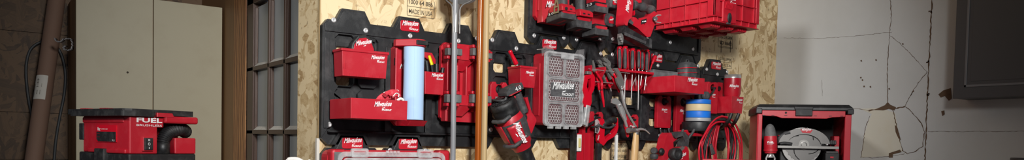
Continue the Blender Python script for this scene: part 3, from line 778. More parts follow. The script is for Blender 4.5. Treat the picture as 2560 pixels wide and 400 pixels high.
M().box(hx0-.001, hx0+.006, WALL_Y-.079, WALL_Y-.072, W(983, 152, .07).z-.02, W(983, 152, .07).z+.012).build('side_slot', DARK, t)
r_ = .0455
pr = thing('paper_towel_roll', 'tall roll of light blue paper towel between the red bracket arms', 'paper towel', (cx, cyw, zb_))
P = [(cx+r_*math.cos(a)*(1+.0*k), cyw+r_*math.sin(a)) for k, a in enumerate([j*PI/24 for j in range(48)])]
q = M(); n = 48
q.rings([[(x, y, z) for x, y in P] for z in (zb_-.003, zb_+.1, zt_-.1, zt_+.002)], True)
fa = math.atan2(-cyw, -cx)  # loose end of the sheet
a0 = math.atan2(-.9, -.45)
q.rings([[(cx+(r_+.0015)*math.cos(a0+k*.25), cyw+(r_+.0015)*math.sin(a0+k*.25), z) for k in (0, .25, .5, .75, 1)]+[(cx+(r_-.002)*math.cos(a0+k*.25), cyw+(r_-.002)*math.sin(a0+k*.25), z) for k in (1, .75, .5, .25, 0)] for z in (zb_-.001, zt_)], False)
q.build('towel', PAPER, pr)
M().lathe([(.018, zb_-.0045), (.018, zt_+.004)], (cx, cyw, 0), (0, 0, 1), 20).build('cardboard_core', CARD, pr)

# pen bin
t, X0, X1, Z0, Z1 = px_bin('pen_bin', 'narrow red bin of black markers right of the paper towel roll', 'bin', 1062, 1111, 178, 234, .045, .115, taper=.004)
logo(t, (W(1093, 194, .115).x, WALL_Y-.116, W(1093, 192, .115).z), .06)
q = M(); z_ = W(1075, 131, .06).z
slab(q, [[(X0-.0, Z1-.02), (X0+.09, Z1-.02), (X0+.09, z_-.03), (X0+.07, z_), (X0-.0, z_)], circ(X0+.03, z_-.045, .02, 18)], .037, .055, .003); q.build('hanging_plate', RED, t)
M().lathe([(.014, 0), (.014, .01), (.01, .013)], (X0+.03, WALL_Y-.045, z_-.045), (0, -1, 0), 16).build('lock_knob', BLK2, t)
PB = (X0, X1, Z0, Z1)
def rod(name, label, cat, a, b, r, ma, tip=None, tipm=None, group=None):
    t = thing(name, label, cat, a, group); a, b = Vector(a), Vector(b); u = b-a
    M().tube([a, a+u*.03, a+u*.97, b], [r*.8, r, r, r*.8], 12).build('barrel', ma, t)
    if tip: M().tube([a+u*.0+u*tip, b+u*.004], r*1.15, 12).build('cap', tipm or ma, t)
    return t
yb_ = WALL_Y-.085
def inb(px, py, d=.085): return W(px, py, d)
for i, (p0, p1) in enumerate((((1072, 205), (1066, 152)), ((1083, 205), (1079, 158)), ((1092, 205), (1091, 160)), ((1102, 205), (1107, 170)))):
    rod('marker', ['black marker leaning left against the yellow knife', 'black marker standing just right of the yellow knife', 'black marker standing straight in the narrow bin', 'black marker leaning right in the narrow bin'][i], 'marker', inb(*p0, .085), inb(*p1, .085), .0095 if i < 3 else .008, BLK2, .55, BLK, 'black markers in the narrow red bin')
kn = thing('utility_knife', 'yellow and black utility knife standing in the narrow red bin', 'knife', inb(1084, 205, .1))
a, b, c = inb(1084, 200, .1), inb(1080, 162, .1), inb(1073, 140, .1)
M().tube([b, c, c+(c-b)*.06], [(.013, .007), (.010, .006), (.006, .004)], 10).build('knife_body', YEL, kn)
M().tube([a, b], [(.012, .007), (.013, .007)], 10).build('grip', BLK2, kn)

# ---- long tool holder with rubber clamps, shovel and dowels
DF = .105
hx0 = W(1099, 200, .045).x; hx1 = W(1196, 200, .07).x
z_t = W(1112, 101, DF).z; z_b = W(1112, 303, .09).z
t = thing('long_tool_holder', 'large red frame with grey rubber clamps gripping the shovel and dowels', 'tool holder', (hx0, WALL_Y-.04, z_b))
L = hx0; Rr = W(1232, 200, .06).x
q = M()
slab(q, [cham(L, L+.25, z_b, z_t, .02), rrect(L+.03, L+.055, z_b+.09, z_t-.135, .008), rrect(L+.085, L+.105, z_b+.09, z_t-.135, .008)], .037, .055)
q.build('back_plate', RED, t, .003)
q = M(); q.box(L+.008, L+.03, WALL_Y-.10, WALL_Y-.055, z_b+.05, z_t-.01)
q.prism([(0, 0), (.05, 0), (.05, .03), (.02, .06), (0, .06)], (L+.006, WALL_Y-.095, z_b), XA, ZA, (0, .045, 0))
for x in (L+.068, L+.12, L+.165, L+.20): q.box(x, x+.010, WALL_Y-.085, WALL_Y-.05, z_b+.05, z_t-.05)
q.build('side_rail', RED, t, .003)
zu0, zu1 = W(1130, 147, DF).z, W(1130, 111, DF).z; zl0, zl1 = W(1130, 262, DF).z, W(1130, 236, DF).z
ar = W(1196, 130, DF).x
for nm, a, b, s in (('upper_arm', zu0, zu1, 1), ('lower_arm', zl0, zl1, -1)):
    q = M(); q.rings([[(L+.01, WALL_Y-.05, z), (L+.01, WALL_Y-.09-k*0, z), (L+.05, WALL_Y-DF, z), (ar, WALL_Y-DF, z), (ar, WALL_Y-.05, z)] for z, k in ((a, 0), (b, 0))], False)
    # gusset that tapers back to the plate
    zz = (a, a-.05) 
    q.rings([[(L+.05, WALL_Y-.052, zz[0]), (L+.05, WALL_Y-DF+.004, zz[0]), (ar-.02, WALL_Y-DF+.004, zz[0]), (ar-.02, WALL_Y-.052, zz[0])], [(L+.07, WALL_Y-.052, zz[1]), (L+.07, WALL_Y-.07, zz[1]), (ar-.06, WALL_Y-.07, zz[1]), (ar-.06, WALL_Y-.052, zz[1])]], False)
    q.build(nm, RED, t, .004)
pole_x = W(1138, 130, .155).x; dow_x = W(1201, 130, .155).x
pale_x = W(1214, 130, .148).x
def clamp(px0, px1, py0, py1):
    d = .15; a = W(px0, (py0+py1)/2, d); b = W(px1, (py0+py1)/2, d); z0 = W(px0, py1, d).z; z1 = W(px0, py0, d).z
    q = M(); q.box(a.x, b.x, WALL_Y-.149, WALL_Y-.115, z0, z1); c_ = q.build('clamp_pad', GREY, t, .004)
    q = M(); q.box(a.x+.002, b.x-.006, WALL_Y-.140, WALL_Y-DF+.001, z0-.016, z0-.001); q.box(a.x+.002, b.x-.006, WALL_Y-.140, WALL_Y-DF+.001, z1+.001, z1+.016)
    q.box(a.x+.004, b.x-.008, WALL_Y-.12, WALL_Y-DF+.001, z0, z1); q.build('clamp_bracket', RED, t, .003)
    q = M(); q.lathe([(.004, z0-.019), (.004, z1+.019)], ((a.x+b.x)/2, WALL_Y-.128, 0), (0, 0, 1), 10); q.build('clamp_pin', DARK, t)
for (p0, p1, y0, y1, f0, f1) in ((1121, 1131, 119, 137, 235, 256), (1143, 1157, 121, 138, 236, 257), (1184, 1194, 119, 138, 235, 257), (1208, 1219, 121, 139, 236, 257), (1221, 1232, 132, 146, 240, 257)):
    clamp(p0, p1, y0, y1); clamp(p0-2, p1-2, f0, f1)
M().box(ar-.02, W(1231, 130, DF).x, WALL_Y-DF-.002, WALL_Y-.07, zu0+.012, zu1-.012).build('arm_extension', RED, t, .003)
M().box(ar-.02, W(1229, 245, DF).x, WALL_Y-DF-.002, WALL_Y-.07, zl0+.006, zl1-.012).build('arm_extension', RED, t, .003)
logo(t, (L+.226, WALL_Y-.056, W(1186, 188, .056).z), .04)

sh = thing('shovel', 'grey-handled shovel hanging blade up in the red clamps', 'shovel', (pole_x, WALL_Y-.175, .6))
pt = W(1139.5, -120, .175); pm = W(1132, 400, .175); dn = (pm-pt).normalized()
M().tube([pt, pm+dn*.75], .0125, 18).build('handle', GREYP, sh)
q = M()
for s in (-1, 1):
    e0 = 1133 if s < 0 else 1149
    P = [W(e0, 84, .178), W(e0+s*.5, 40, .178), W(e0+s*1.5, 22, .178), W(e0+s*(6 if s < 0 else 10), 11, .178), W(e0+s*(16 if s < 0 else 28), 2, .18), W(e0+s*(26 if s < 0 else 42), -14, .185)]
    q.tube(spline(P, 6), .0035, 8)
q.build('socket_strap', STEELD, sh)
q = M(); P0 = spline([W(*p, .178) for p in [(1116, -8), (1128, 4), (1141, 9), (1165, 10), (1185, 4), (1196, -10)]], 5)
n = len(P0); up_ = Vector((0, .01, .16))
rows_ = [[p+up_*k for p in P0] for k in (0, .35, .7, 1, 1.6)]
vs = [v for r in rows_ for v in r]; q.add(vs, [(i*n+j, i*n+j+1, (i+1)*n+j+1, (i+1)*n+j) for i in range(4) for j in range(n-1)], True)
o = q.build('blade', STEELD, sh); m_ = o.modifiers.new('s', 'SOLIDIFY'); m_.thickness = .003
M().tube([W(1139, 12, .165), W(1138.5, 40, .172), W(1138, 82, .176)], [.02, .017, .0135], 14).build('socket', STEELD, sh)
for nm, lb, ma, x0, x1, d in (('wooden_dowel', 'amber varnished wooden dowel standing in the grey clamps', AMBER, 1202.2, 1194, .176), ('wooden_dowel', 'pale unvarnished wooden dowel just right of the amber one', PALE, 1216.5, 1209.5, .166)):
    a = W(x0, 0, d); b = W(x1, 400, d); u = (b-a).normalized()
    dw = thing(nm, lb, 'dowel', b+u*.7); M().tube([a-u*.4, b+u*.7], .0148 if d > .17 else .0142, 20).build('dowel', ma, dw)

# ---- small square bin with a marker
t, X0, X1, Z0, Z1 = px_bin('storage_bin', 'small square red bin holding a single red screwdriver, left of the organizer', 'bin', 1301, 1341, 164, 217, .045, .150, taper=.006, rim=.003)
logo(t, (W(1325, 184, .15).x, WALL_Y-.149, W(1325, 184, .15).z), .05)
sd = thing('nut_driver', 'red-handled driver standing in the small square bin', 'screwdriver', W(1296, 172, .1))
M().tube([W(1295, 175, .1), W(1291, 158, .1)], .006, 10).build('shaft', STEEL, sd)
M().tube(spline([W(1291, 161, .1), W(1289, 157, .1), W(1281, 140, .1), W(1276, 130, .1), W(1274.5, 126, .1)], 3), [.009, .011, .0125, .0125, .012, .0105, .0095, .009, .010, .011, .010, .009, .007], 12).build('handle', REDG, sd)

# ---- lock plates (small red hook plates)
def lock_plate(label, name, pl, pr, pt_, pb, d=.062, hole=None, hooks=(), group=None, th=.025, lw=.5):
    a = W(pl, pt_, d); b = W(pr, pt_, d); z0 = W((pl+pr)/2, pb, d).z; z1 = W((pl+pr)/2, pt_, d).z
    t = thing(name, label, 'hook plate', ((a.x+b.x)/2, WALL_Y-d, z0), group)
    w_ = b.x-a.x; cx = (a.x+b.x)/2; hz = W(hole[0], hole[1], d).z if hole else z1-.03
    c = w_*.16
    out = [(a.x+.004, z0), (b.x-.004, z0), (b.x, z0+.008), (b.x, z1-c), (b.x-c*.8, z1), (cx+w_*.22, z1), (cx+w_*.15, z1-.012), (cx-w_*.15, z1-.012), (cx-w_*.22, z1), (a.x+c*.8, z1), (a.x, z1-c), (a.x, z0+.008)]
    q = M(); slab(q, [out, circ(cx, hz, w_*.2, 20)], .0365, d, .003); q.build('plate', RED, t)
    q = M(); q.lathe([(w_*.16, 0), (w_*.16, .008), (w_*.1, .014)], (cx, WALL_Y-.045, hz), (0, -1, 0), 16); q.box(cx-w_*.05, cx+w_*.26, WALL_Y-d-.004, WALL_Y-.05, hz-w_*.06, hz+w_*.06)
    q.build('lock_knob', BLK2, t, .001)
    logo(t, (cx, WALL_Y-d-.0005, hz-w_*.45), w_*lw)
    return t, cx, z0, z1, w_
HG = 'red locking hook plates'
t, cx, z0, z1, w_ = lock_plate('red locking hook plate above the blower, between dowels and small bin', 'hook_plate', 1227, 1271, 205, 250, hole=(1250, 224))
q = M(); q.tube(spline([W(1240, 250, .06), W(1232, 251, .12), W(1250, 252, .2), W(1262, 250, .21), W(1267, 240, .215), W(1270, 234, .22)], 5), .006, 10); q.build('hook', GREYD, t)
t, cx, z0, z1, w_ = lock_plate('red locking hook plate above the hacksaw', 'hook_plate', 1475, 1509, 279, 318, hole=(1492, 294))
M().tube(spline([W(1480, 316, .06), W(1480, 318, .1), W(1492, 316, .16), W(1498, 310, .17)], 5), .006, 10).build('hook', GREYD, t)
t, cx, z0, z1, w_ = lock_plate('red locking hook plate behind the hammer head', 'hook_plate', 1567, 1597, 286, 320, hole=(1581, 299))
for k in (0, 1): M().tube(spline([W(1577+14*k, 318, .06), W(1578+13*k, 324, .09), W(1592+14*k, 328, .15), W(1600+14*k, 322, .16)], 5), .007, 10).build('hook', BLK2, t)
t, cx, z0, z1, w_ = lock_plate('tall red locking hook plate hanging the planer, right of the open cells', 'hook_plate', 1645, 1679, 239, 320, hole=(1663, 254), lw=.42)
for k in (0, 1): M().tube(spline([W(1651+21*k, 318, .055), W(1651+21*k, 326, .06), W(1660+22*k, 345, .12), W(1688+24*k, 352, .22), W(1702+25*k, 338, .25), W(1708+28*k, 324, .255)], 5), [.0045]*8+[.008]*18, 10).build('hook', GREYD, t)
for k in (0, 1): M().lathe([(.004, 0), (.004, .02)], (W(1651+21*k, 320, .055)).to_tuple(), (0, 0, -1), 10).build('hook_pin', STEEL, t)

# ================================================================== ORGANIZER WITH CLEAR LID
def hexgrid(m, o, a, b, w_, h_, cell, th, off=0.):
    """honeycomb mesh panel, ring by ring, o = lower left, in axes a, b"""
    o, a, b = Vector(o), Vector(a).normalized(), Vector(b).normalized(); n = a.cross(b)
    r0 = cell/math.sqrt(3); r1 = r0-th; row = 0; y = r0
    while y < h_-r0*.5:
        x = cell/2+(cell/2 if row % 2 else 0)
        while x < w_-cell*.4:
            vs = [o+a*(x+r*math.cos(R(30+60*k)))+b*(y+r*math.sin(R(30+60*k)))+n*off for r in (r0, r1) for k in range(6)]
            m.add(vs, [(k, (k+1) % 6, 6+(k+1) % 6, 6+k) for k in range(6)]); x += cell
        y += r0*1.5; row += 1
ox0, ox1 = W(1362, 200, .133).x, W(1458, 200, .133).x; oz1 = W(1362, 124, .133).z-.004; oz0 = W(1362, 314, .133).z
OG = thing('parts_organizer', 'red organizer with a clear lid and honeycomb windows clipped upright on the plates', 'organizer', (ox0, WALL_Y-.04, oz0))
DO = .112
q = M(); slab(q, [cham(ox0+.000, ox1-.004, oz0+.004, oz1-.008, .012)], .038, .118); q.build('red_case', RED, OG, .004)
q = M(); q.box(ox0-.004, ox0+.002, WALL_Y-.095, WALL_Y-.05, oz0+.05, oz1-.06); q.build('side_rail', RED, OG, .002)
q = M(); slab(q, [rrect(ox0+.002, ox1, oz0, oz1, .022)], .1185, .1235, .0015); q.build('grey_tray', mat('silver_grey_insert', (150, 128, 131), .4, .1, dust=.5, dcol=(205, 205, 208), scale=40), OG)
wx = ox1-ox0; hz = oz1-oz0
wins = []
for r, (z0, z1) in enumerate(((.03, .30), (.345, .635), (.675, .945))):
    z0, z1 = oz0+hz*z0, oz0+hz*z1
    if r == 1: wins.append((ox0+wx*.095, ox0+wx*.925, z0, z1))
    else: wins += [(ox0+wx*.095, ox0+wx*.485, z0, z1), (ox0+wx*.535, ox0+wx*.925, z0, z1)]
for (a, b, z0, z1) in wins:
    q = M(); slab(q, [cham(a, b, z0, z1, .012)], .124, .1255); q.build('dark_well', mat('dark_red_well', (80, 12, 22), .5, dust=.9, dcol=(22, 20, 22), scale=16), OG)
    q = M(); hexgrid(q, (a+.004, WALL_Y-.1262, z0+.004), XA, ZA, b-a-.008, z1-z0-.008, .0165, .0019); q.build('honeycomb_mesh', mat('pale_mesh', (190, 186, 186), .35), OG)
    q = M(); slab(q, [cham(a-.004, b+.004, z0-.004, z1+.004, .014), cham(a, b, z0, z1, .012)], .124, .134); q.build('window_frame', CLEARW, OG, .0015)
q = M(); slab(q, [rrect(ox0+.002, ox1-.002, oz0+.002, oz1-.002, .024)]+[cham(a, b, z0, z1, .014) for a, b, z0, z1 in wins], .1345, .1370); q.build('lid_web', CLEARWEB, OG)
q = M(); slab(q, [rrect(ox0+.003, ox1-.003, oz0+.003, oz1-.003, .023)], .1372, .1380); q.build('clear_lid', CLEAR, OG)
q = M(); slab(q, [rrect(ox0-.001, ox1+.001, oz0-.001, oz1+.001, .024), rrect(ox0+.010, ox1-.010, oz0+.010, oz1-.010, .018)], .124, .1385); q.build('lid_rim', CLEARW, OG, .0015)
for s, x in ((-1, ox0+.018), (1, ox1-.018)):
    q = M(); q.rings([[(x-.028+(0 if s < 0 else .006), WALL_Y-yy, oz1-.028), (x+.022, WALL_Y-yy, oz1-.022), (x+.030-(.02 if s > 0 else 0), WALL_Y-yy, oz1+.004), (x+.012, WALL_Y-yy, oz1+.030), (x-.016, WALL_Y-yy, oz1+.026), (x-.032, WALL_Y-yy, oz1+.004)] for yy in (.118, .144)], False)
    q.build('corner_latch', CLEARWEB, OG, .004)
for k in range(4):
    x = ox0+wx*(.17+.2*k); M().box(x-.016, x+.014, WALL_Y-.141, WALL_Y-.125, oz0-.014, oz0+.004).build('hinge', CLEARW, OG, .002)
q = M(); a, b, z0, z1 = wins[2]; slab(q, [rrect(a+.02, b-.03, z0+.022, z1-.018, .006)], .1265, .1278); lb = q.build('black_badge', mat('badge_black', (38, 34, 38), .4), OG)
logo(lb, ((a+b)/2-.004, WALL_Y-.1282, (z0+z1)/2+.006), .145)
q = M(); q.box(ox0+wx*.38, ox0+wx*.72, WALL_Y-.141, WALL_Y-.1385, oz1-.032, oz1-.010); q.build('lid_handle', CLEARW, OG, .002)
# carabiner wire on its left corner
M().tube([W(1342, 124, .1), W(1358, 123, .12), W(1366, 119, .14)], .003, 8).build('wire_latch', STEELD, OG)

# ================================================================== BLOWER
BD = .20
def B(px, py, d=BD): return W(px, py, d)
bl = thing('compact_blower', 'red and black cordless spot blower hanging nozzle-down left of the organizer', 'blower', B(1320, 400))
A0, A1 = B(1258, 262), B(1320, 400); ax = (A1-A0).normalized()
LN = (A1-A0).length
sd_ = ax.cross(YA).normalized(); sd_ = -sd_ if sd_.x < 0 else sd_          # to the right of the axis
pxm = (B(1300, 330)-B(1290, 330)).length/10                        # metres per photo pixel (wall direction)
def pt(s, r=0, dy=0): return A0 + ax*(LN*s) + sd_*r + YA*dy
def ring(s, r, k=1., squ=.0, n=32): 
    out = []
    for j in range(n):
        a = 2*PI*j/n; c, s_ = math.cos(a), math.sin(a)
        e = (abs(c)**(2+squ)+abs(s_)**(2+squ))**(-1/(2+squ))
        out.append(pt(s)+sd_*(r*c*e)+YA*(r*k*s_*e))
    return out
q = M(); q.rings([ring(.17, .056), ring(.20, .062), ring(.34, .063, 1, 1), ring(.62, .056, 1, 1), ring(.66, .050, 1, 1)]); q.build('motor_housing', RED, bl)
q = M(); q.rings([ring(.28, .0655, 1, 1), ring(.34, .0665, 1, 1), ring(.60, .059, 1, 1), ring(.66, .054, 1, 1), ring(.69, .046)]); bb = q.build('rubber_overmould', GREYD, bl)
# red panels showing through the overmould: front panel with logo and left side panel
fr = -YA
def panel(u0, u1, s0, s1, rad, taper=1., nm='red_panel'):
    """curved panel on the housing between angles u0..u1 (deg from sd_ towards camera)"""
    q = M(); rs = []
    for s in [s0+(s1-s0)*k/6 for k in range(7)]:
        rad_ = rad*(1-.12*(s-.34)/.26); row = []
        for u in [u0+(u1-u0)*k/8 for k in range(9)]:
            c, s_ = math.cos(R(u)), math.sin(R(u)); e = (abs(c)**3+abs(s_)**3)**(-1/3)
            row.append(pt(s)+sd_*(rad_*c*e)-YA*(rad_*s_*e))
        rs.append(row)
    n = 9; vs = [v for r in rs for v in r]
    q.add(vs, [(i*n+j, i*n+j+1, (i+1)*n+j+1, (i+1)*n+j) for i in range(6) for j in range(n-1)], True)
    o = q.build(nm, RED, bl); m = o.modifiers.new('s', 'SOLIDIFY'); m.thickness = .003; m.offset = 0; return o
pa = panel(88, 146, .30, .61, .0690); panel(168, 228, .26, .58, .0690)
n0 = Vector((-.5, -.866, 0)); n0 = (n0-ax*n0.dot(ax)).normalized(); nb = n0.cross(ax).normalized()
logo(pa, pt(.455)+n0*.0745-nb*.0, .112, a=ax, b=nb, sub=False)
q = M(); q.rings([ring(.60, .064), ring(.68, .058), ring(.74, .046), ring(.78, .044)]); q.build('nose_ring', RED, bl)
q = M(); q.rings([ring(.77, .043), ring(.84, .038), ring(.86, .036), ring(1.4, .030)]); q.build('nozzle', BLK2, bl)
q = M(); q.rings([ring(-.045, .052), ring(-.055, .058), ring(-.05, .062), ring(.03, .067), ring(.04, .062), ring(.10, .063), ring(.18, .062), ring(.19, .056)]); q.build('intake_shroud', BLK2, bl)
q = M()
for r in (.018, .032, .046): q.tube([pt(-.055)+sd_*(r*math.cos(a))+YA*(r*math.sin(a)) for a in [k*PI/12 for k in range(24)]], .002, 6, True)
for k in range(8):
    a = k*PI/4; q.tube([pt(-.055), pt(-.05)+sd_*(.056*math.cos(a))+YA*(.056*math.sin(a))], .002, 6)
q.build('intake_grille', BLK2, bl)
# hook rings left side
for s in (.16, .60):
    c = pt(s)-sd_*.058; q = M()
    q.tube([c-YA*.055+sd_*.03, c-YA*.06-sd_*.016, c-YA*.03-sd_*.024, c+YA*.02-sd_*.02], .0095, 10); q.build('bumper', GREYD, bl)
# handle frame and grip
q = M(); q.tube(spline([B(1278, 262, .19), B(1281, 250, .19), B(1288, 240, .19), B(1300, 244, .19)], 5), .011, 10); q.build('front_frame', RED, bl)
gp_ = spline([B(1292, 234, .19), B(1298, 250, .19), B(1305, 268, .19), B(1310, 282, .19)], 6)
M().tube(gp_, [.0215+.0018*(i % 2) for i in range(len(gp_))], 14).build('grip', GREYD, bl)
q = M(); q.tube([B(1288, 226, .19), B(1293, 238, .19)], [.015, .019], 12); q.build('handle_neck', BLK2, bl)
q = M(); slabp(q, [(1300, 246), (1309, 243), (1316, 262), (1325, 282), (1340, 296), (1341, 302), (1326, 330), (1320, 336), (1300, 300), (1304, 288), (1312, 284), (1314, 276)], .165, .205); q.build('rear_frame', RED, bl, .005)
M().lathe([(.020, 0), (.020, .01), (.013, .016)], W(1307, 294, .205).to_tuple(), (0, -1, 0), 16).build('trigger_dial', BLK2, bl)
# battery
ba = thing('battery_frame', 'x', 'x'); bpy.data.objects.remove(ba)
bx = (B(1300, 222)-B(1262, 240)).normalized(); bz = YA.cross(bx); bz = -bz if bz.z < 0 else bz
bc = B(1278, 226, .20)
bmx = Matrix((bx, YA, bz)).transposed().to_4x4(); bmx.translation = bc
q = M(bmx); q.rings([[(-.056, y, -.010), (.046, y, -.010), (.05, y, .002), (.046, y, .022), (-.03, y, .020), (-.056, y, .008)] for y in (-.036, .036)], False); bt = q.build('battery', GREYD, bl, .004)
q = M(bmx); q.box(-.044, .030, -.0375, .0375, -.0145, -.0100); q.build('red_band', RED, bt, .001)
lettering('lettering', '4.0', bt, bmx @ Vector((-.002, -.0366, -.006)), bx, bz, .036, height=.019)
lettering('lettering', 'RED LITHIUM', bt, bmx @ Vector((.004, -.0366, .015)), bx, bz, .026, m=RED, height=.004)

# ================================================================== PLIER RACK AND PLIERS
RG = W(1458, 168, .11)
rx0, rx1 = W(1458, 190, .10).x, W(1548, 190, .06).x
rz0 = W(1480, 214, .08).z; rz1 = W(1480, 168, .08).z
pr_ = thing('plier_rack', 'red steel rack with wire rails holding the pliers, right of the organizer', 'tool rack', (rx0, WALL_Y-.04, rz0))
q = M(); q.box(rx0, rx1, WALL_Y-.041, WALL_Y-.0375, rz0, rz1); q.build('back_panel', RED2, pr_, .001)
for px in (1462, 1497, 1532):
    x = W(px, 190, .1).x; M().prism([(-.0375, rz0), (-.0375, rz1), (-.15, rz1), (-.155, rz1-.015), (-.10, rz0+.01), (-.07, rz0)], (x, WALL_Y, 0), YA, ZA, (.003, 0, 0)).build('gusset', RED2, pr_, .0008)
for d, z in ((.075, rz1-.022), (.14, rz1-.02), (.105, rz0+.02)): M().tube([(rx0, WALL_Y-d, z), (rx1, WALL_Y-d, z)], .0022, 8).build('wire_rail', STEEL, pr_)
def grip(par, pts, r=.0085, d=.1, tipr=None, ma=None, nm='handle'):
    P = spline([W(*p, d) if len(p) == 2 else W(*p) for p in pts], 5); n = len(P)
    return M().tube(P, [(r*(.7 if i in (0, n-1) else 1)*(1+.12*math.sin(i*.9)), r*.8) for i in range(n)], 12).build(nm, ma or REDG, par)
def flatp(par, pts, d0, d1, ma, nm, bev=.0012):
    q = M(); slabp(q, pts, d0, d1); return q.build(nm, ma, par, bev)
# needle-nose
t = thing('needle_nose_pliers', 'black needle-nose pliers pointing up at the left end of the plier rack', 'pliers', W(1475, 260, .1))
flatp(t, [(1475, 118), (1477, 135), (1480, 150), (1481, 166), (1477, 172), (1471, 172), (1467, 164), (1470, 150), (1473, 135)], .094, .106, BLK, 'jaw')
grip(t, [(1476, 170), (1479, 185), (1480, 202), (1479, 220)], .0095, .1); grip(t, [(1471, 170), (1470, 186), (1469, 204), (1472, 222)], .009, .088)
# diagonal cutters
t = thing('diagonal_cutters', 'small steel diagonal cutters between the needle-nose and slip-joint pliers', 'pliers', W(1490, 240, .1))
flatp(t, [(1481, 153), (1484, 150), (1487, 160), (1489, 172), (1493, 178), (1487, 182), (1480, 176), (1483, 168)], .096, .108, STEELD, 'jaw')
grip(t, [(1490, 178), (1494, 186), (1503, 200), (1505, 212), (1504, 224)], .0088, .12); grip(t, [(1486, 180), (1491, 190), (1495, 206), (1498, 225)], .0085, .095)
M().tube([W(1498, 225, .095), W(1500, 236, .095)], [.004, .003], 8).build('handle_tip', STEEL, t)
M().tube([W(1504, 226, .12), W(1508, 252, .12), W(1510, 268, .12)], [.0085, .0075, .004], 10).build('handle', REDG, t)
# tongue and groove pliers, two
def tg(label, dx, dy, d):
    t = thing('slip_joint_pliers', label, 'pliers', W(1530+dx, 240+dy, d), 'grey slip-joint pliers in the plier rack')
    F = lambda L: [(x+dx, y+dy) for x, y in L]
    flatp(t, F([(1499, 145), (1504, 143), (1511, 148), (1517, 153), (1520, 160), (1518, 170), (1514, 176), (1520, 190), (1523, 196), (1519, 199), (1511, 182), (1507, 168), (1512, 163), (1511, 157), (1504, 153)]), d-.006, d+.006, STEELD, 'lower_jaw')
    flatp(t, F([(1500, 156), (1506, 154), (1512, 158), (1516, 166), (1510, 166), (1503, 162)]), d-.012, d-.006, STEELD, 'upper_jaw')
    M().lathe([(.006, 0), (.006, .003)], W(1514+dx, 165+dy, d+.006).to_tuple(), (0, -1, 0), 12).build('pivot', STEEL, t)
    return t, F
t, F = tg('steel slip-joint pliers, the lower-left and smaller of the two grey jaws', -5, 6, .085)
grip(t, F([(1518, 188), (1524, 200), (1531, 213)]), .0085, .085); M().tube([W(1526, 219, .085), W(1528, 228, .085)], [.004, .003], 8).build('handle_tip', STEEL, t)
t, F = tg('steel slip-joint pliers with the topmost hooked jaw, handles sloping down right', 8, 0, .115)
grip(t, F([(1518, 186), (1526, 200), (1533, 215), (1541, 230)]), .009, .115); M().tube([W(1549, 230, .115), W(1552, 242, .115), W(1553, 248, .115)], [.0055, .0045, .003], 8).build('handle_tip', STEEL, t)
# tin snips / folding saw frame in red at far left
t = thing('tin_snips', 'red-framed snips with a cloudy grey grip hanging beside the organizer', 'snips', W(1465, 320, .13))
q = M(); vs = [(1463, 188), (1485, 186), (1488, 195), (1486, 222), (1479, 236), (1479, 258), (1475, 268), (1463, 268), (1458, 255), (1462, 240), (1458, 225), (1461, 205)]
lp = [[(W(*p, .145).x, W(*p, .145).z) for p in vs], [(W(*p, .145).x, W(*p, .145).z) for p in [(1470, 198), (1477, 196), (1478, 216), (1471, 230), (1467, 216)]]]
slab(q, lp, .125, .145); q.build('red_frame', REDG, t, .004)
P = spline([W(1469, 264, .138), W(1466, 285, .138), W(1464, 303, .138), W(1461, 314, .138)], 6)
M().tube(P, [(.021-.0012*(i % 2), .014) for i in range(len(P))], 14, flat=XA).build('cloudy_grip', CLEARW, t)
M().tube(spline([W(1468, 264, .138), W(1465, 285, .138), W(1463, 303, .138), W(1461, 312, .138)], 4), .009, 12).build('grip_core', GREYD, t)
q = M(); c = W(1473, 180, .148); q.box(c.x-.012, c.x+.018, c.y, c.y+.02, c.z-.012, c.z+.004); q.build('clip', STEELD, t, .002)
# locking pliers, hanging
t = thing('locking_pliers', 'chrome locking pliers dangling by their jaw with one red-tipped handle', 'pliers', W(1580, 320, .15))
flatp(t, [(1535, 170), (1544, 170), (1553, 184), (1560, 202), (1560, 214), (1551, 222), (1544, 208), (1541, 196), (1547, 192), (1540, 178)], .145, .157, STEELD, 'upper_jaw')
flatp(t, [(1531, 247), (1542, 245), (1552, 256), (1562, 276), (1568, 300), (1562, 303), (1550, 280), (1542, 262), (1530, 258)], .158, .168, STEEL, 'lower_jaw')
P = spline([W(1552, 215, .15), W(1556, 240, .152), (W(1561, 265, .155)), W(1570, 285, .155), W(1580, 302, .155), W(1586, 312, .155)], 5)
M().tube(P, [(.011, .006)]*12+[(.009, .005)]*14, 10, flat=YA).build('handle', STEEL, t)
P = spline([W(1552, 268, .165), W(1558, 288, .166), W(1563, 305, .167), W(1567, 318, .167)], 5)
M().tube(P, [(.010, .0065)]*len(P), 10, flat=YA).build('release_handle', STEEL, t)
M().tube([W(1565, 318, .167), W(1567, 326, .167), W(1569, 340, .167), W(1570, 343, .167)], [.010, .0105, .009, .004], 12).build('red_tip', REDG, t)
for p in ((1550, 262), (1555, 222)): M().lathe([(.007, 0), (.007, .004), (.003, .006)], W(*p, .168).to_tuple(), (0, -1, 0), 12).build('pivot', STEEL, t)
M().tube([W(1584, 311, .155), W(1590, 316, .155)], .005, 8).build('adjusting_screw', STEEL, t)
t = thing('adjustable_pliers', 'red-handled pliers crossing over the locking pliers', 'pliers', W(1562, 240, .13))
flatp(t, [(1516, 164), (1522, 162), (1530, 172), (1538, 186), (1533, 190), (1524, 178)], .128, .138, STEELD, 'jaw')
grip(t, [(1534, 184), (1541, 198), (1549, 214), (1555, 232)], .0085, .138); M().tube([W(1555, 232, .138), W(1558, 246, .138)], [.005, .003], 8).build('handle_tip', STEEL, t)
t = thing('wire_strippers', 'slim red-handled wire strippers hanging low in the rack', 'pliers', W(1505, 270, .07))
grip(t, [(1494, 206), (1497, 222), (1500, 232)], .006, .07); M().tube([W(1500, 232, .07), W(1504, 244, .07), W(1508, 250, .07)], [.003, .003, .002], 8).build('handle_tip', STEEL, t)
flatp(t, [(1490, 188), (1494, 186), (1497, 206), (1492, 207)], .065, .075, STEELD, 'jaw')

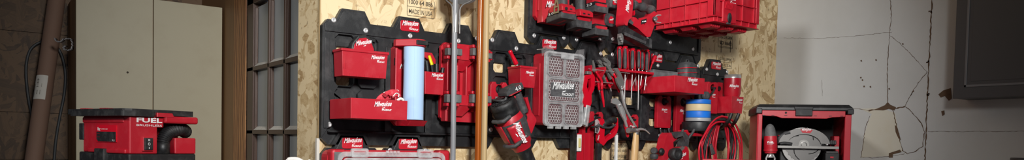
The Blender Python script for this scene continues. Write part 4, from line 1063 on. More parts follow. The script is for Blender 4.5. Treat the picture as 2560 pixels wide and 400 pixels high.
# ================================================================== SCREWDRIVER RACK
sa, sb = W(1545, 172, .15), W(1634, 181, .15)
sz = sa.z
sr = thing('screwdriver_rack', 'red steel shelf rack holding a row of screwdrivers', 'tool rack', (sa.x, WALL_Y-.04, sz-.09))
hx = [sa.x+(sb.x-sa.x)*k for k in (.05, .19, .33, .44, .55, .66, .84)]
vs, fs = curve_fill([[(sa.x, -.15), (sb.x, -.15), (sb.x, -.04), (sa.x, -.04)]]+[circ(x, -.115, .006, 10) for x in hx]+[circ(x+.02, -.075, .006, 10) for x in hx[:5]], .003)
M().add([(x, WALL_Y+y, sz-.003+z) for x, y, z in vs], fs).build('shelf', RED2, sr, .0005)
M().box(sa.x, sb.x, WALL_Y-.04, WALL_Y-.0375, sz-.10, sz+.004).build('back_panel', RED2, sr, .001)
M().box(sa.x-.001, sb.x, WALL_Y-.153, WALL_Y-.1505, sz-.012, sz+.001).build('front_lip', RED2, sr, .0008)
for x in (sa.x+.001, sb.x-.004): M().prism([(-.0405, sz-.004), (-.15, sz-.004), (-.15, sz-.014), (-.0405, sz-.10)], (x, WALL_Y, 0), YA, ZA, (.003, 0, 0)).build('end_gusset', RED2, sr, .0005)
SG = 'red and black screwdrivers standing in the rack'
def driver(label, pxt, pyt, pxb, pyb, pxs, pys, d, r, style=0):
    """handle top, handle bottom, shaft tip (photo points at distance d)"""
    a, b, c = W(pxt, pyt, d), W(pxb, pyb, d), W(pxs, pys, d)
    t = thing('screwdriver', label, 'screwdriver', c, SG); u = b-a
    prof = [(0, .55), (.03, .85), (.12, 1.), (.35, .98), (.6, .86), (.85, .8), (.97, .7), (1, .5)]
    M().tube([a+u*k for k, _ in prof], [r*s for _, s in prof], 14).build('handle', REDG, t)
    pr2 = [(.10, .35), (.16, .75), (.4, .86), (.7, .84), (.93, .72), (.98, .5)]
    off = Vector((-.5*r, -.42*r, 0)) if style != 1 else Vector((.35*r, -.42*r, 0))
    M().tube([a+u*k+off for k, _ in pr2], [r*s*.76 for _, s in pr2], 12).build('black_grip', GREYD, t)
    if style != 2: M().lathe([(.003, -.0012), (.0034, .0012)], a+u*.1+Vector((0, -r*1.0, 0)), (0, -1, 0), 8).build('hanging_hole', DARK, t)
    M().tube([b-u*.02, c+(b-c)*.06, c], [.0034, .0034, .0022], 8).build('shaft', STEEL, t)
driver('screwdriver at the left end of the rack, handle black on its left side', 1549, 116, 1550, 172, 1549.5, 198, .115, .0155)
driver('tallest-handled screwdriver, second from the left with a pale cap', 1563, 115, 1563, 173, 1561, 262, .118, .0165, 0)
driver('screwdriver leaning behind the second and third handles', 1574, 120, 1572, 174, 1557, 225, .07, .012, 1)
driver('broad-handled screwdriver third from the left', 1582, 121, 1581, 174, 1578, 250, .118, .0165)
driver('narrow screwdriver tucked right of the broad third handle', 1590, 124, 1588, 175, 1590, 214, .08, .012, 1)
driver('mostly black screwdriver with the longest shaft', 1597, 123, 1597, 171, 1595, 275, .125, .0135, 0)
driver('screwdriver with a slim handle left of the last tall one', 1606, 124, 1606, 175, 1601, 214, .115, .0135)
driver('last tall screwdriver at the right end of the rack', 1618, 124, 1617, 177, 1611, 226, .118, .0155)
for (a, b, lb) in (((1591, 190), (1577, 222), 'left'), ((1610, 190), (1619, 226), 'right')):
    t = thing('hex_driver', 'bare steel driver shaft slanting through the rack, the %s one' % lb, 'screwdriver', W(*b, .09)); M().tube([W(*a, .09), W(*b, .09)], .003, 8).build('shaft', STEEL, t)
t = thing('slim_driver', 'thin red pocket driver slanting in front of the red badge right of the screwdrivers', 'screwdriver', W(1625, 180, .1))
M().tube([W(1624, 178, .1), W(1630, 160, .1)], [.003, .005], 8).build('shaft', REDG, t)
M().tube([W(1630, 160, .1), W(1634, 150, .1), W(1640, 137, .1)], [.006, .011, .011], 10).build('handle', REDG, t)
M().tube([W(1638, 140, .1), W(1641, 133, .1)], [.012, .013], 10).build('cap', GREYD, t)

# ================================================================== TRAY WITH GREY CASE
df = .30
X0, X1 = W(1687, 205, df).x, W(1762, 205, df).x; Z1, Z0 = W(1687, 188, df).z, W(1687, 229, df).z
t = thing('storage_tray', 'red open tray right of the screwdrivers holding a grey zipped pouch', 'tray', (X0, WALL_Y-.04, Z0))
bin_body(X0, X1, Z0, Z1, .045, df, taper=.001).build('bin_body', RED, t, .0025)
M().box(X0+.03, X1-.03, WALL_Y-.046, WALL_Y-.0365, Z1-.05, Z1-.012).build('hanging_cleat', RED, t, .002)
logo(t, (W(1731, 204, df).x, WALL_Y-df-.001, W(1731, 204, df).z), .085)
# grey pouch standing in it
pc = W(1717, 188, .15); zp = W(1717, 156, .15).z
po = thing('zipped_pouch', 'dark grey rounded pouch with red zip lines standing in the right-hand tray', 'pouch', (pc.x, pc.y, Z0+.004))
wp = (W(1735, 180, .15).x-W(1697, 180, .15).x)*.8
q = M(); rs = []
for k, (z, s) in enumerate(((Z0+.0045, .9), (Z0+.03, 1), (zp-.06, 1), (zp-.025, .97), (zp-.008, .84), (zp, .6))):
    rs.append([(pc.x+wp/2*s*math.copysign(abs(math.cos(a))**.6, math.cos(a)), pc.y+.045*s*math.copysign(abs(math.sin(a))**.6, math.sin(a)), z) for a in [j*PI/14 for j in range(28)]])
q.rings(rs); q.build('fabric_body', GREYD, po)
for z in (zp-.034, zp-.062):
    M().tube([(pc.x+wp/2*1.01*math.copysign(abs(math.cos(a))**.6, math.cos(a)), pc.y+.0455*math.copysign(abs(math.sin(a))**.6, math.sin(a)), z+.004*math.cos(a)) for a in [j*PI/14 for j in range(28)]], .0022, 6, True).build('red_piping', REDG, po)
M().tube(spline([(pc.x-.01, pc.y, zp-.002), (pc.x-.008, pc.y, zp+.014), (pc.x+.012, pc.y, zp+.014), (pc.x+.014, pc.y, zp-.002)], 4), .003, 8).build('loop', GREYD, po)
# clear box lying left part of tray
a = W(1640, 184, .12); b = W(1684, 184, .12)
cs = thing('clear_case', 'small clear plastic case peeking over the rim beside the grey pouch', 'case', (a.x, a.y, Z0))
M().box(X0+.006, pc.x-wp/2-.012, WALL_Y-.14, WALL_Y-.07, Z0+.005, W(1660, 176, .14).z).build('case_body', clear('dull_clear_case', (150, 150, 152), .3, .2), cs, .003)
# ---- steel ruler level etc. continue in next section

# ================================================================== LEVEL, HACKSAW, HAMMER
d = .085
t = thing('box_level', 'red box-beam level with a vial window hanging left of the hacksaw', 'level', W(1470, 520, d))
a, b = W(1441, 312, d), W(1455, 312, d); a2 = W(1459, 312, d).x; b2 = W(1483, 312, d).x
zl = .9; ztp = W(1450, 308, d).z
q = M(); hz = W(1447, 357, d).z
slab(q, [[(a.x, zl), (a2, zl), (a2, ztp), (a.x, ztp)], rrect(a.x+.004, a2-.008, ztp-.075, ztp-.022, .006), rrect(a.x+.003, a2-.006, hz-.05, hz+.05, .006)], .055, .085)
q.build('front_web', RED2, t, .001)
q = M(); q.box(a2, a2+.006, WALL_Y-.094, WALL_Y-.045, zl, ztp); q.box(b2-.006, b2, WALL_Y-.094, WALL_Y-.045, zl, ztp+.0); q.box(a2+.006, b2-.006, WALL_Y-.072, WALL_Y-.06, zl, ztp-.05)
q.build('beam_flange', RED2, t, .001)
q = M(); q.box(a.x-.008, a.x-.001, WALL_Y-.094, WALL_Y-.045, zl, ztp-.0); q.build('black_edge', BLK2, t, .001)
q = M(); q.box(a.x+.006, a2-.010, WALL_Y-.086, WALL_Y-.06, hz-.046, hz+.046); v = q.build('vial_housing', mat('vial_block', (235, 235, 228), .3), t, .004)
q = M(); q.lathe([(.007, -.024), (.007, .024)], ((a.x+a2)/2-.002, WALL_Y-.088, hz), (0, 0, 1), 12); q.build('vial', mat('vial_yellow', (205, 190, 120), .15), v)

t = thing('hacksaw', 'red-framed hacksaw with black rubber grip hanging point-down beside the level', 'saw', W(1500, 520, .13))
fx = [(1489, 300), (1498, 296), (1504, 298), (1507, 312), (1505, 340), (1508, 348), (1514, 342), (1530, 332), (1541, 318), (1543, 300), (1540, 295), (1545, 296), (1546, 318), (1542, 332), (1533, 342), (1514, 352), (1503, 364), (1493, 358), (1489, 352)]
flatp(t, fx, .12, .145, REDG, 'frame', .004)
flatp(t, [(1489, 300), (1494, 297), (1499, 304), (1500, 325), (1495, 334), (1489, 332)], .145, .150, CLEARW, 'grip_pad', .002)
P = spline([W(1505, 318, .132), W(1512, 308, .132), W(1525, 302, .132), W(1538, 300, .132)], 5)
M().tube(P, [.017+.0012*(i % 3) for i in range(len(P))], 12).build('rubber_grip', BLK2, t)
P = spline([W(1492, 330, .155), W(1498, 314, .155), W(1508, 318, .155), W(1525, 319, .155), W(1538, 312, .155)], 5)
M().tube(P, .006, 8).build('strap', GREYD, t)
q = M(); a, b = W(1541, 300, .13), W(1545, 300, .13); q.box(a.x-.004, a.x+.010, WALL_Y-.137, WALL_Y-.124, .95, W(1543, 338, .13).z); q.build('blade', mat('white_blade', (235, 235, 232), .4, 0), t, .001)
q = M(); a, b = W(1491, 360, .13), W(1501, 360, .13); q.box(a.x, b.x, WALL_Y-.143, WALL_Y-.118, .95, W(1496, 358, .13).z); q.build('spine', BLK, t, .002)
q = M(); q.box(W(1524, 332, .13).x, W(1543, 332, .13).x, WALL_Y-.136, WALL_Y-.126, W(1530, 338, .13).z, W(1530, 333, .13).z); q.build('blade_holder', STEEL, t, .001)
lg = logo(t, W(1497, 345, .1455), .03, a=(.35, 0, 1), b=(-1, 0, .35), sub=False)
flatp(t, [(1448, 308), (1470, 310), (1492, 298), (1492, 303), (1471, 316), (1448, 314)], .10, .108, BLK2, 'hanging_strap', .002)

t = thing('claw_hammer', 'hickory-handled steel claw hammer resting in black hooks, lowest right of the pliers', 'hammer', W(1585, 520, .17))
P = [W(1590, 330, .18), W(1589.5, 345, .18), W(1587.5, 370, .18), W(1583, 440, .18), W(1580, 560, .18)]
M().tube(P, [(.016, .012), (.020, .015), (.0225, .018), (.021, .017), (.023, .018)], 16, flat=XA).build('handle', HICK, t)
q = M(); q.tube([W(1570, 326, .2), W(1576, 326, .195), W(1579, 326, .19), W(1586, 326, .185), W(1594, 327, .18)], [.015, .0165, .011, .013, .014], 16); 
q.tube([W(1590.5, 322, .18), W(1590, 337, .18)], [.015, .0145], 14); q.build('head', STEELD, t)
for s in (0, 1):
    P = spline([W(1592, 326-s, .18+.018*s), W(1602, 322+s, .18+.02*s), W(1614, 325+s, .18+.022*s), W(1624, 334+s, .18+.022*s)], 5)
    M().tube(P, [(.008-.0005*i*.9, .0035) for i in range(len(P))], 10, flat=ZA).build('claw', STEEL, t)

# ================================================================== RIGHT GROUP
# spring rack plate behind the tape spindle
t, cx, z0, z1, w_ = lock_plate('tall red locking plate directly behind the tape rolls', 'hook_plate', 1692, 1727, 226, 330, hole=(1709, 256), d=.06, lw=.5)
t, cx, z0, z1, w_ = lock_plate('red locking plate left of the tumbler bin, with a black rod hook', 'hook_plate', 1769, 1796, 205, 284, hole=(1783, 220), d=.07, lw=.5)
M().tube(spline([W(1783, 220, .09), W(1785, 224, .13), W(1778, 236, .16), W(1768, 240, .18)], 5), .007, 10).build('rod_hook', BLK2, t)
# tape rolls on a spindle
tc = W(1745, 290, .17); 
def tz(py): return W(1745, py, .17+.07).z
th = thing('tape_spindle', 'black spindle and base plate carrying four tape rolls', 'tape holder', (tc.x, tc.y, tz(335)))
q = M(); q.lathe([(.02, tz(320)), (.092, tz(328)), (.094, tz(326)), (.094, tz(305)), (.090, tz(303.5)), (.02, tz(303.5))], (tc.x, tc.y, 0), (0, 0, 1), 48); q.build('base_drum', BLK, th, .001)
q = M(); q.lathe([(.026, tz(303)), (.026, tz(226))], (tc.x, tc.y, 0), (0, 0, 1), 24); q.build('spindle', BLK2, th)
q = M(); q.box(tc.x-.10, tc.x+.06, WALL_Y-.20, WALL_Y-.0365, tz(335)-.012, tz(335)+.006); q.build('red_shelf', RED, th, .003)
q = M(); q.lathe([(.012, 0), (.026, .004), (.026, .018), (.014, .022)], W(1762, 240, .2).to_tuple(), (-.4, -1, 0), 20); q.build('clamp_wheel', GREYD, th)
for (za, zb2, ma, nm, lb, r) in ((302, 293, DUCT, 'duct_tape_roll', 'grey tape roll, lowest on the spindle', .074), (293, 276, BLUE, 'painters_tape_roll', 'blue tape roll between the tan and the grey rolls', .073), (276, 258, TAN, 'masking_tape_roll', 'tan masking tape roll between the two blue ones', .0735), (258, 246.5, BLUE, 'painters_tape_roll', 'blue tape roll topmost on the spindle', .073)):
    r_t = thing(nm, lb, 'tape', (tc.x, tc.y, tz(za)), 'tape rolls on the spindle')
    z_a, z_b = tz(za)+.0006, tz(zb2)-.0006
    pr0 = [(.030, z_a), (r, z_a), (r, z_b), (.030, z_b)]
    q = M(); n = 48
    q.rings([[(tc.x+rr*math.cos(2*PI*k/n), tc.y+rr*math.sin(2*PI*k/n), z) for k in range(n)] for rr, z in pr0], True, False, True); q.build('tape', ma, r_t, .001)
    q = M(); q.rings([[(tc.x+rr*math.cos(2*PI*k/n), tc.y+rr*math.sin(2*PI*k/n), z) for k in range(n)] for rr, z in ((.028, z_a), (.030, z_a), (.030, z_b), (.028, z_b))], True, False, True); q.build('cardboard_core', CARD, r_t)
# red reel behind the spindle
rl = thing('string_reel', 'small red reel half hidden left of the tape spindle', 'reel', W(1733, 238, .09))
q = M(); q.lathe([(.024, 0), (.026, .004), (.018, .006), (.018, .02), (.026, .022), (.024, .026)], W(1733, 238, .06).to_tuple(), (0, -1, 0), 22); q.build('spool', RED, rl)
# cup bin + tumbler
df = .165; X0, X1 = W(1829, 260, df).x, W(1859, 260, df).x; Z1, Z0 = W(1829, 240, df).z, W(1829, 282, df).z
xm = W(1829, 260, df).x
cbn = thing('cup_bin', 'red corner bin at the right end holding the tumbler', 'bin', (X0, WALL_Y-.04, Z0))
bin_body(X0, X1, Z0, Z1, .045, df, taper=.006).build('bin_body', RED, cbn, .0025)
z_ = W(1797, 205, .06).z; q = M(); slab(q, [cham(X0+.004, X1-.02, Z0+.01, z_, .014)], .037, .045); q.build('hanging_plate', RED, cbn, .002)
M().lathe([(.014, 0), (.014, .012)], (X0+.02, WALL_Y-.045, z_-.04), (0, -1, 0), 14).build('lock_knob', BLK2, cbn)
logo(cbn, (W(1851, 253, df).x-.01, WALL_Y-df-.0005, W(1850, 253, df).z), .06)
cu = Vector((W(1831, 210, .108).x, WALL_Y-.108, 0)); zc0 = Z0+.006; zc1 = W(1831, 186, .13).z; zs_ = W(1831, 195, .13).z
tm = thing('tumbler', 'red insulated tumbler with a bare steel rim standing in the right-hand bin', 'tumbler', (cu.x, cu.y, zc0))
M().lathe([(.034, zc0), (.040, zc0+.004), (.0445, Z1+.0), (.0525, Z1+.02), (.054, zs_-.004), (.0535, zs_)], cu, (0, 0, 1), 36).build('cup_body', RED2, tm)
q = M(); n = 36; q.rings([[(cu.x+r*math.cos(2*PI*k/n), cu.y+r*math.sin(2*PI*k/n), z) for k in range(n)] for r, z in ((.0534, zs_), (.0534, zc1), (.0515, zc1), (.0505, zs_-.08))], True, False); q.build('steel_rim', STEEL, tm)
M().lathe([(.0500, zc1-.010), (.0500, zc1-.005), (.02, zc1-.003)], cu, (0, 0, 1), 28).build('lid', clear('cup_lid', (140, 140, 142), .6, .1), tm)
mid_a = math.atan2(-cu.y, -cu.x)+.25
ta = Vector((-math.sin(mid_a), math.cos(mid_a), 0)); 
vs, fs, h = text2d('Milwaukee', .35, .02); q = M()
def cyl(x, z): 
    a = mid_a+x/.0548; return (cu.x+.0548*math.cos(a), cu.y+.0548*math.sin(a), z)
q.add([cyl((x-.5)*.062, (zs_+Z1)/2-.0+(y/h)*.018) for x, y in vs], fs)
q.add([cyl(x*.062, (zs_+Z1)/2-.004+y*.062) for x, y in [(-.5, -.13), (.12, .0), (.08, -.05), (.46, .04), (-.06, -.08), (-.02, -.03)]], [(0, 1, 5), (5, 1, 2, 4), (4, 2, 3)])
q.build('logo', WHITE, tm)

# cords on hooks
ch = thing('cord_hook', 'pair of black rubber-coated hooks carrying the red and black cords', 'hook', W(1810, 300, .05))
for k in (0, 1):
    s = 18*k
    M().tube(spline([W(1780+s, 320, .05), W(1783+s, 322, .09), W(1796+s, 322, .16), W(1808+s, 316, .28), W(1820+s, 304, .40), W(1829+s, 284, .42)], 5), .010, 10).build('hook', BLK2, ch)
M().box(W(1775, 320, .05).x, W(1812, 320, .05).x, WALL_Y-.056, WALL_Y-.0365, W(1790, 345, .05).z, W(1790, 300, .05).z).build('hook_base', BLK, ch, .003)
cset = thing('extension_cord', 'bundle of red and black cord looped over the black hooks below the tumbler', 'cord', W(1790, 520, .14))
rnd = random.Random(5)
loops = []
for i in range(16):
    fx0 = rnd.uniform(-3, 3); wl = 13+33*((i*7) % 16)/15; bot_ = rnd.uniform(455, 500); d0 = .272+.0035*((i*7) % 16); dx = rnd.uniform(-11, 11)
    top_y = 291+rnd.uniform(-1, 14)
    cxp = 1804+fx0
    pts = [(cxp, top_y), (cxp+wl*.45, top_y+6), (cxp+wl*.85, top_y+30), (cxp+wl+dx*.5, top_y+75), (cxp+wl*.7+dx, bot_-30), (cxp-8+dx, bot_), (cxp-wl*.9+dx, bot_-30), (cxp-wl*1.2, top_y+75), (cxp-wl*.85, top_y+30), (cxp-wl*.4, top_y+6)]
    q = M(); q.tube(spline([W(x, y, d0+.006*math.sin(j)) for j, (x, y) in enumerate(pts)], 6, True), .0052 if i % 3 else .0058, 8, True)
    q.build('cord_loop', BLK2 if i % 5 in (1, 3) else CORDR, cset)
P = spline([W(1760, 420, .24), W(1762, 370, .245), W(1775, 330, .25), (W(1795, 300, .25))], 6); M().tube(P, .0065, 8).build('cord_loop', CORDR, cset)
pg = thing('cord_plug', 'grey cable connector dangling among the red cords', 'plug', W(1783, 388, .345))
q = M(); q.rings([[W(*p, dd) for p in pp] for dd, pp in ((.340, [(1773, 360), (1780, 358), (1789, 384), (1778, 388)]), (.362, [(1773, 360), (1780, 358), (1789, 384), (1778, 388)]))], False); q.build('connector', GREYD, pg, .003)
for k in range(4): M().tube([W(1775+1.5*k, 362+.3*k, .364), W(1779+2.3*k, 385-.8*k, .364)], .0012, 6).build('moulded_ridge', STEELD, pg)
M().tube([W(1784, 386, .35), W(1783, 430, .35)], .005, 8).build('cable', CORDR, pg)

# ================================================================== PLANER
pn = thing('power_planer', 'red cordless planer hanging by its handle from two rubber hooks', 'planer', W(1680, 470, .3))
flatp(pn, [(1655, 336), (1662, 331), (1667, 333), (1672, 344), (1674, 372), (1694, 368), (1716, 366), (1722, 378), (1723, 470), (1632, 470), (1636, 392), (1637, 376), (1643, 368), (1648, 348)], .23, .285, RED, 'body', .010)
flatp(pn, [(1668, 334), (1686, 330), (1700, 329), (1712, 331), (1721, 336), (1723, 350), (1720, 368), (1700, 368), (1707, 352), (1700, 340), (1684, 343), (1673, 346)], .225, .275, GREYD, 'grip', .010)
flatp(pn, [(1706, 326), (1712, 324), (1721, 330), (1722, 340), (1710, 334)], .22, .28, RED, 'handle_cap', .005)
flatp(pn, [(1674, 341), (1690, 338), (1696, 342), (1688, 350), (1676, 356), (1672, 350)], .24, .26, RED, 'trigger_guard', .004)
q = M(); q.lathe([(.017, 0), (.019, .004), (.019, .022), (.014, .026)], W(1637, 377, .24).to_tuple(), (-1, -.5, 0), 20); q.build('side_knob', GREYD, pn)
q = M(); q.lathe([(.018, 0), (.020, .004), (.018, .012), (.008, .016)], W(1652, 379, .286).to_tuple(), (0, -1, 0), 18); q.build('depth_dial', BLK2, pn)
q = M(); q.lathe([(.010, 0), (.032, .002), (.034, .012), (.034, .05), (.026, .052), (.012, .044)], W(1679, 386, .283).to_tuple(), (-.1, -1, .05), 24); q.build('dust_port', BLK2, pn)
q = M(); q.lathe([(.016, 0), (.022, .006), (.024, .02), (.019, .028)], W(1635, 398, .27).to_tuple(), (0, 0, 1), 24); q.build('front_knob', GREYD, pn)
q = M(); a = W(1692, 392, .3005); flatp(pn, [(1664, 410), (1683, 378), (1707, 366), (1713, 369), (1694, 390), (1676, 415)], .285, .289, STEELD, 'shoe_edge', .001)
logo(pn, W(1704, 394, .2895), .085, a=(1, 0, .32), b=(-.32, 0, 1), sub=False)
M().box(W(1681, 368, .286).x, W(1700, 368, .286).x, WALL_Y-.287, WALL_Y-.27, W(1690, 374, .286).z, W(1690, 370, .286).z).build('vent', BLK2, pn, .001)

# ================================================================== CRATE
KX0, KX1, KY, KZ = 3.125, 3.53, WALL_Y-.475, W(1800, 56, .475).z
YB = WALL_Y-.05
cr = thing('tool_crate', 'big ribbed red crate mounted high on the plates', 'crate', (KX0, YB, KZ))
TOPZ = KZ+.36
q = M(); q.box(KX0+.012, KX1-.012, KY+.012, YB-.0, KZ+.002, TOPZ); q.build('crate_body', RED, cr, .004)
q = M()
for z in (KZ+.001, KZ+.030): q.box(KX0, KX1, KY, YB, z, z+.004)
q.build('base_flange', RED, cr, .001)
q = M()
for z in (KZ+.115, KZ+.215, KZ+.30): q.box(KX0+.002, KX1-.002, KY+.002, YB, z, z+.005)
q.build('horizontal_rib', RED, cr, .001)
q = M()
for y in (KY+.10, KY+.20, KY+.31): q.box(KX0+.002, KX0+.012, y, y+.005, KZ+.005, TOPZ)
for y in [KY+.05+.06*k for k in range(6)]: q.box(KX0+.001, KX0+.012, y, y+.004, KZ+.004, KZ+.031)
for x in (KX0+.085, KX0+.25, KX1-.05): q.box(x, x+.005, KY+.002, KY+.012, KZ+.034, TOPZ)
for x in [KX0+.03+.07*k for k in range(6)]: q.box(x, x+.004, KY+.001, KY+.012, KZ+.004, KZ+.031)
q.build('vertical_rib', RED, cr, .001)
for x0, x1, y0, y1 in ((KX0+.001, KX0+.05, KY+.001, KY+.012), (KX0+.001, KX0+.012, KY+.001, KY+.05), (KX1-.03, KX1-.001, KY+.001, KY+.012)):
    M().box(x0, x1, y0, y1, KZ+.034, TOPZ).build('corner_post', RED, cr, .003)
lx0, lx1 = W(1808, 40, .48).x, W(1842, 40, .48).x
q = M(); q.box(lx0, lx1, KY-.004, KY+.012, KZ+.006, KZ+.118); ll = q.build('latch_housing', RED, cr, .005)
lc = Vector(((lx0+lx1)/2-.005, KY-.0045, W(1825, 45, .48).z))
M().lathe([(.024, 0), (.024, .003)], (0, 0, 0), (0, 0, 1), 20)
q = M(Matrix.Translation(lc) @ Matrix.Scale(1.6, 4, (0, 0, 1))); q.lathe([(.013, .001), (.017, .0), (.017, .003), (.011, .004)], (0, 0, 0), (0, -1, 0), 24); q.build('latch_hole', BLK2, cr)
q = M()
for k in range(6):
    x = lx0+.012+k*.011; q.prism([(x, KZ+.078), (x+.003, KZ+.078), (x+.015, KZ+.112), (x+.012, KZ+.112)], (0, KY-.0048, 0), XA, ZA, (0, -.004, 0))
q.build('louvre', RED, cr)
M().box(lc.x-.018, lc.x+.012, KY-.006, KY+.004, KZ-.003, KZ+.007).build('rubber_stop', GREYD, cr, .002)
logo(cr, (lc.x+.012, KY+.0015-.0036, W(1831, 0, .48).z-.002), .09)
for i in range(3):
    for j in range(3):
        x = KX0+.075+i*.12; y = KY+.085+j*.13
        q = M(); q.rings([[(x-.048, y-.04, KZ+.0), (x+.048, y-.04, KZ), (x+.048, y+.05, KZ), (x-.048, y+.05, KZ)], [(x-.034, y-.030, KZ-.020), (x+.034, y-.030, KZ-.020), (x+.034, y+.036, KZ-.020), (x-.034, y+.036, KZ-.020)]], False)
        for k in range(5): q.box(x-.040+k*.016, x-.034+k*.016, y-.043, y-.030, KZ-.017, KZ-.002)
        q.build('base_foot', RED, cr, .002)
q = M(); q.box(KX0+.04, KX1-.04, YB, WALL_Y-.0365, KZ+.08, KZ+.2); q.build('wall_cleat', BLK, cr, .002)

# ================================================================== CHARGER CADDY, DRILLS, BATTERIES, NAILER
cx0_, cx1_ = W(1337, 20, .06).x+.004, W(1425, 30, .13).x
cz0 = W(1345, 50, .13).z
cd_ = thing('battery_caddy', 'red moulded tool caddy at the upper left behind the two drills', 'tool caddy', (cx0_, WALL_Y-.04, cz0))
q = M(); slab(q, [cham(cx0_, cx1_, cz0+.015, 2.46, .02)], .037, .06); q.build('back_plate', RED, cd_, .003)
q = M(); q.rings([[(cx0_+.012, WALL_Y-.06, z), (cx0_+.012, WALL_Y-.10, z), (cx0_+.035, WALL_Y-dd, z), (cx1_-.01, WALL_Y-dd, z), (cx1_-.01, WALL_Y-.06, z)] for z, dd in ((cz0, .105), (cz0+.035, .135), (cz0+.13, .135), (cz0+.135, .12), (cz0+.3, .12))], False)
q.build('front_box', RED, cd_, .004)
lg = W(1384, 17, .136); logo(cd_, (lg.x+.008, WALL_Y-.1362, lg.z-.004), .115, sub=False)
q = M(); q.box(cx0_+.008, cx0_+.014, WALL_Y-.075, WALL_Y-.055, cz0+.06, cz0+.3); q.build('side_rail', RED, cd_, .002)

def batt(par, X, w_, db, df, z0, z1, text, tilt=0., nm='battery'):
    """slide pack: long along the room's depth; local parts of par"""
    y0, y1 = WALL_Y-df, WALL_Y-db; h = z1-z0
    dz = lambda y: (y1-y)/(y1-y0)*tilt
    def blk(x0, x1, ya, yb, za, zb): return [[(x0, y, za+dz(y)), (x1, y, za+dz(y)), (x1, y, zb+dz(y)), (x0, y, zb+dz(y))] for y in (ya, yb)]
    q = M(); q.rings(blk(X, X+w_, y0, y1, z0, z0+h*.62), False); b = q.build(nm, GREYD, par, .005)
    q = M(); q.rings(blk(X+.006, X+w_-.006, y0+.010, y1-.004, z0+h*.62, z1), False); q.build('terminal_shoulder', BLK2, b, .003)
    q = M(); q.rings(blk(X+.010, X+w_-.010, y0-.001, y0+.03, z0+h*.55, z0+h*.8), False); q.build('release_button', RED, b, .002)
    q = M(); q.rings(blk(X-.0008, X+.001, y0+.018, y1-.012, z0+h*.62, z0+h*.86), False); q.build('label_strip', BLK2, b)
    lettering('lettering', text, b, (X-.001, y1-.016, z0+h*.64+dz(y1-.02)), Vector((0, -1, tilt/(y1-y0))), ZA, .040, height=h*.24)
    q = M(); q.rings(blk(X+w_*.45, X+w_*.62, y0+.03, y1-.02, z0-.0012, z0+.002), False); q.build('underside_stripe', RED, b)
    return b
def drill(label, X, w_, db, df, z0, z1, text, gx, gd, clip, tilt):
    t = thing('cordless_drill', label, 'drill', (X+w_/2, WALL_Y-(db+df)/2, z0))
    batt(t, X, w_, db, df, z0, z1, text, tilt)
    zc = z1+tilt*.6; cxm_, cym = X+w_*.45, WALL_Y-(db+df)/2-.012
    q = M(); q.rings([[(X+.004, WALL_Y-df+.008, z) if 0 else (cxm_-a_, cym-b_, z), (cxm_+a_, cym-b_, z), (cxm_+a_, cym+b_, z), (cxm_-a_, cym+b_, z)] for z, a_, b_ in ((zc-.006, w_*.44, .052), (zc+.018, w_*.44, .050), (zc+.030, w_*.34, .034))], False); q.build('foot_collar', RED, t, .004)
    P = spline([(cxm_, cym, zc+.025), (cxm_-.002, cym+.002, zc+.06), (cxm_, cym+.004, zc+.10), (cxm_, cym+.006, zc+.15)], 6)
    M().tube(P, [(.024+.0012*(i % 2), .030) for i in range(len(P))], 16, flat=XA).build('grip', GREYD, t)
    M().tube([(cxm_, cym+.045, zc+.18), (cxm_, cym+.04, zc+.18), (cxm_, cym-.06, zc+.185), (cxm_, cym-.10, zc+.187), (cxm_, cym-.135, zc+.19)], [.028, .036, .036, .03, .016], 18).build('motor_head', RED, t)
    M().lathe([(.006, 0), (.008, .004), (.008, .01)], (cxm_-w_*.2, WALL_Y-df-.001, zc+.004), (0, -1, 0), 10).build('screw', BLK2, t)
    for k in range(2): M().box(cxm_-w_*.25+k*w_*.3, cxm_-w_*.1+k*w_*.3, cym-.0535, cym-.046, zc+.002, zc+.009).build('collar_slot', BLK2, t, .001)
    # belt clip on the left flank
    c = Vector((X-.004, WALL_Y-df+.03, z1-.01)); q = M()
    vs, fs = curve_fill([[(-.02, 0), (.018, 0), (.018, .03), (.002, .075), (-.008, .075), (-.02, .03)], [(-.012, .008), (.010, .008), (.010, .028), (-.012, .028)], [(-.010, .036), (.008, .036), (-.002, .062)]], .003)
    q.add([(c.x-z, c.y-x, c.z+y) for x, y, z in vs], fs); q.build('belt_clip', BRASS, t, .0008)
    return t
def bz(px, py, df): return W(px, py, df).z
drill('cordless drill hanging upper left with its pack nearest the red caddy, marked 3.0', 2.242, .098, .137, .25, bz(1408, 51, .25), bz(1408, 27, .25), '3.0', 0, 0, 1, .012)
drill('cordless drill just right of the first one, its pack marked 5.0 and hanging lower', 2.405, .105, .10, .18, bz(1445, 72, .18), bz(1445, 40, .18), '5.0', 0, 0, 1, .010)
BG = 'spare battery packs on the upper plates'
t = thing('battery_pack', 'small battery pack marked 2.0 just above the needle-nose pliers, lowest of the spares', 'battery', (2.56, WALL_Y-.15, 2.08), BG)
batt(t, 2.516, .095, .10, .20, bz(1492, 88, .2), bz(1492, 60, .2), '2.0', .004)
t = thing('battery_pack', 'small battery pack partly cut by the top of the frame, above the 2.0 pack', 'battery', (2.55, WALL_Y-.15, 2.2), BG)
batt(t, 2.53, .095, .10, .18, bz(1492, 31, .18), bz(1492, 4, .18), '2.0', .004)
bh = thing('battery_holder', 'plain red holder plate between the two spare packs', 'holder', (2.6, WALL_Y-.04, 2.1))
q = M(); a = W(1480, 50, .085); b = W(1514, 50, .085); slab(q, [cham(a.x, b.x, 2.10, 2.40, .008)], .037, .085); q.build('holder_plate', RED, bh, .004)
t = thing('battery_charger', 'small grey battery charger with a red label at the very top of the frame', 'charger', W(1540, 22, .1))
a, b = W(1527, 10, .12), W(1554, 10, .12); z0_ = W(1540, 21, .12).z
q = M(); q.box(a.x, b.x, WALL_Y-.12, WALL_Y-.0375, z0_, z0_+.14); c_ = q.build('case', GREYD, t, .008)
M().box(a.x+.014, b.x-.012, WALL_Y-.1215, WALL_Y-.12, z0_+.018, z0_+.036).build('red_label', RED2, c_, .0005)
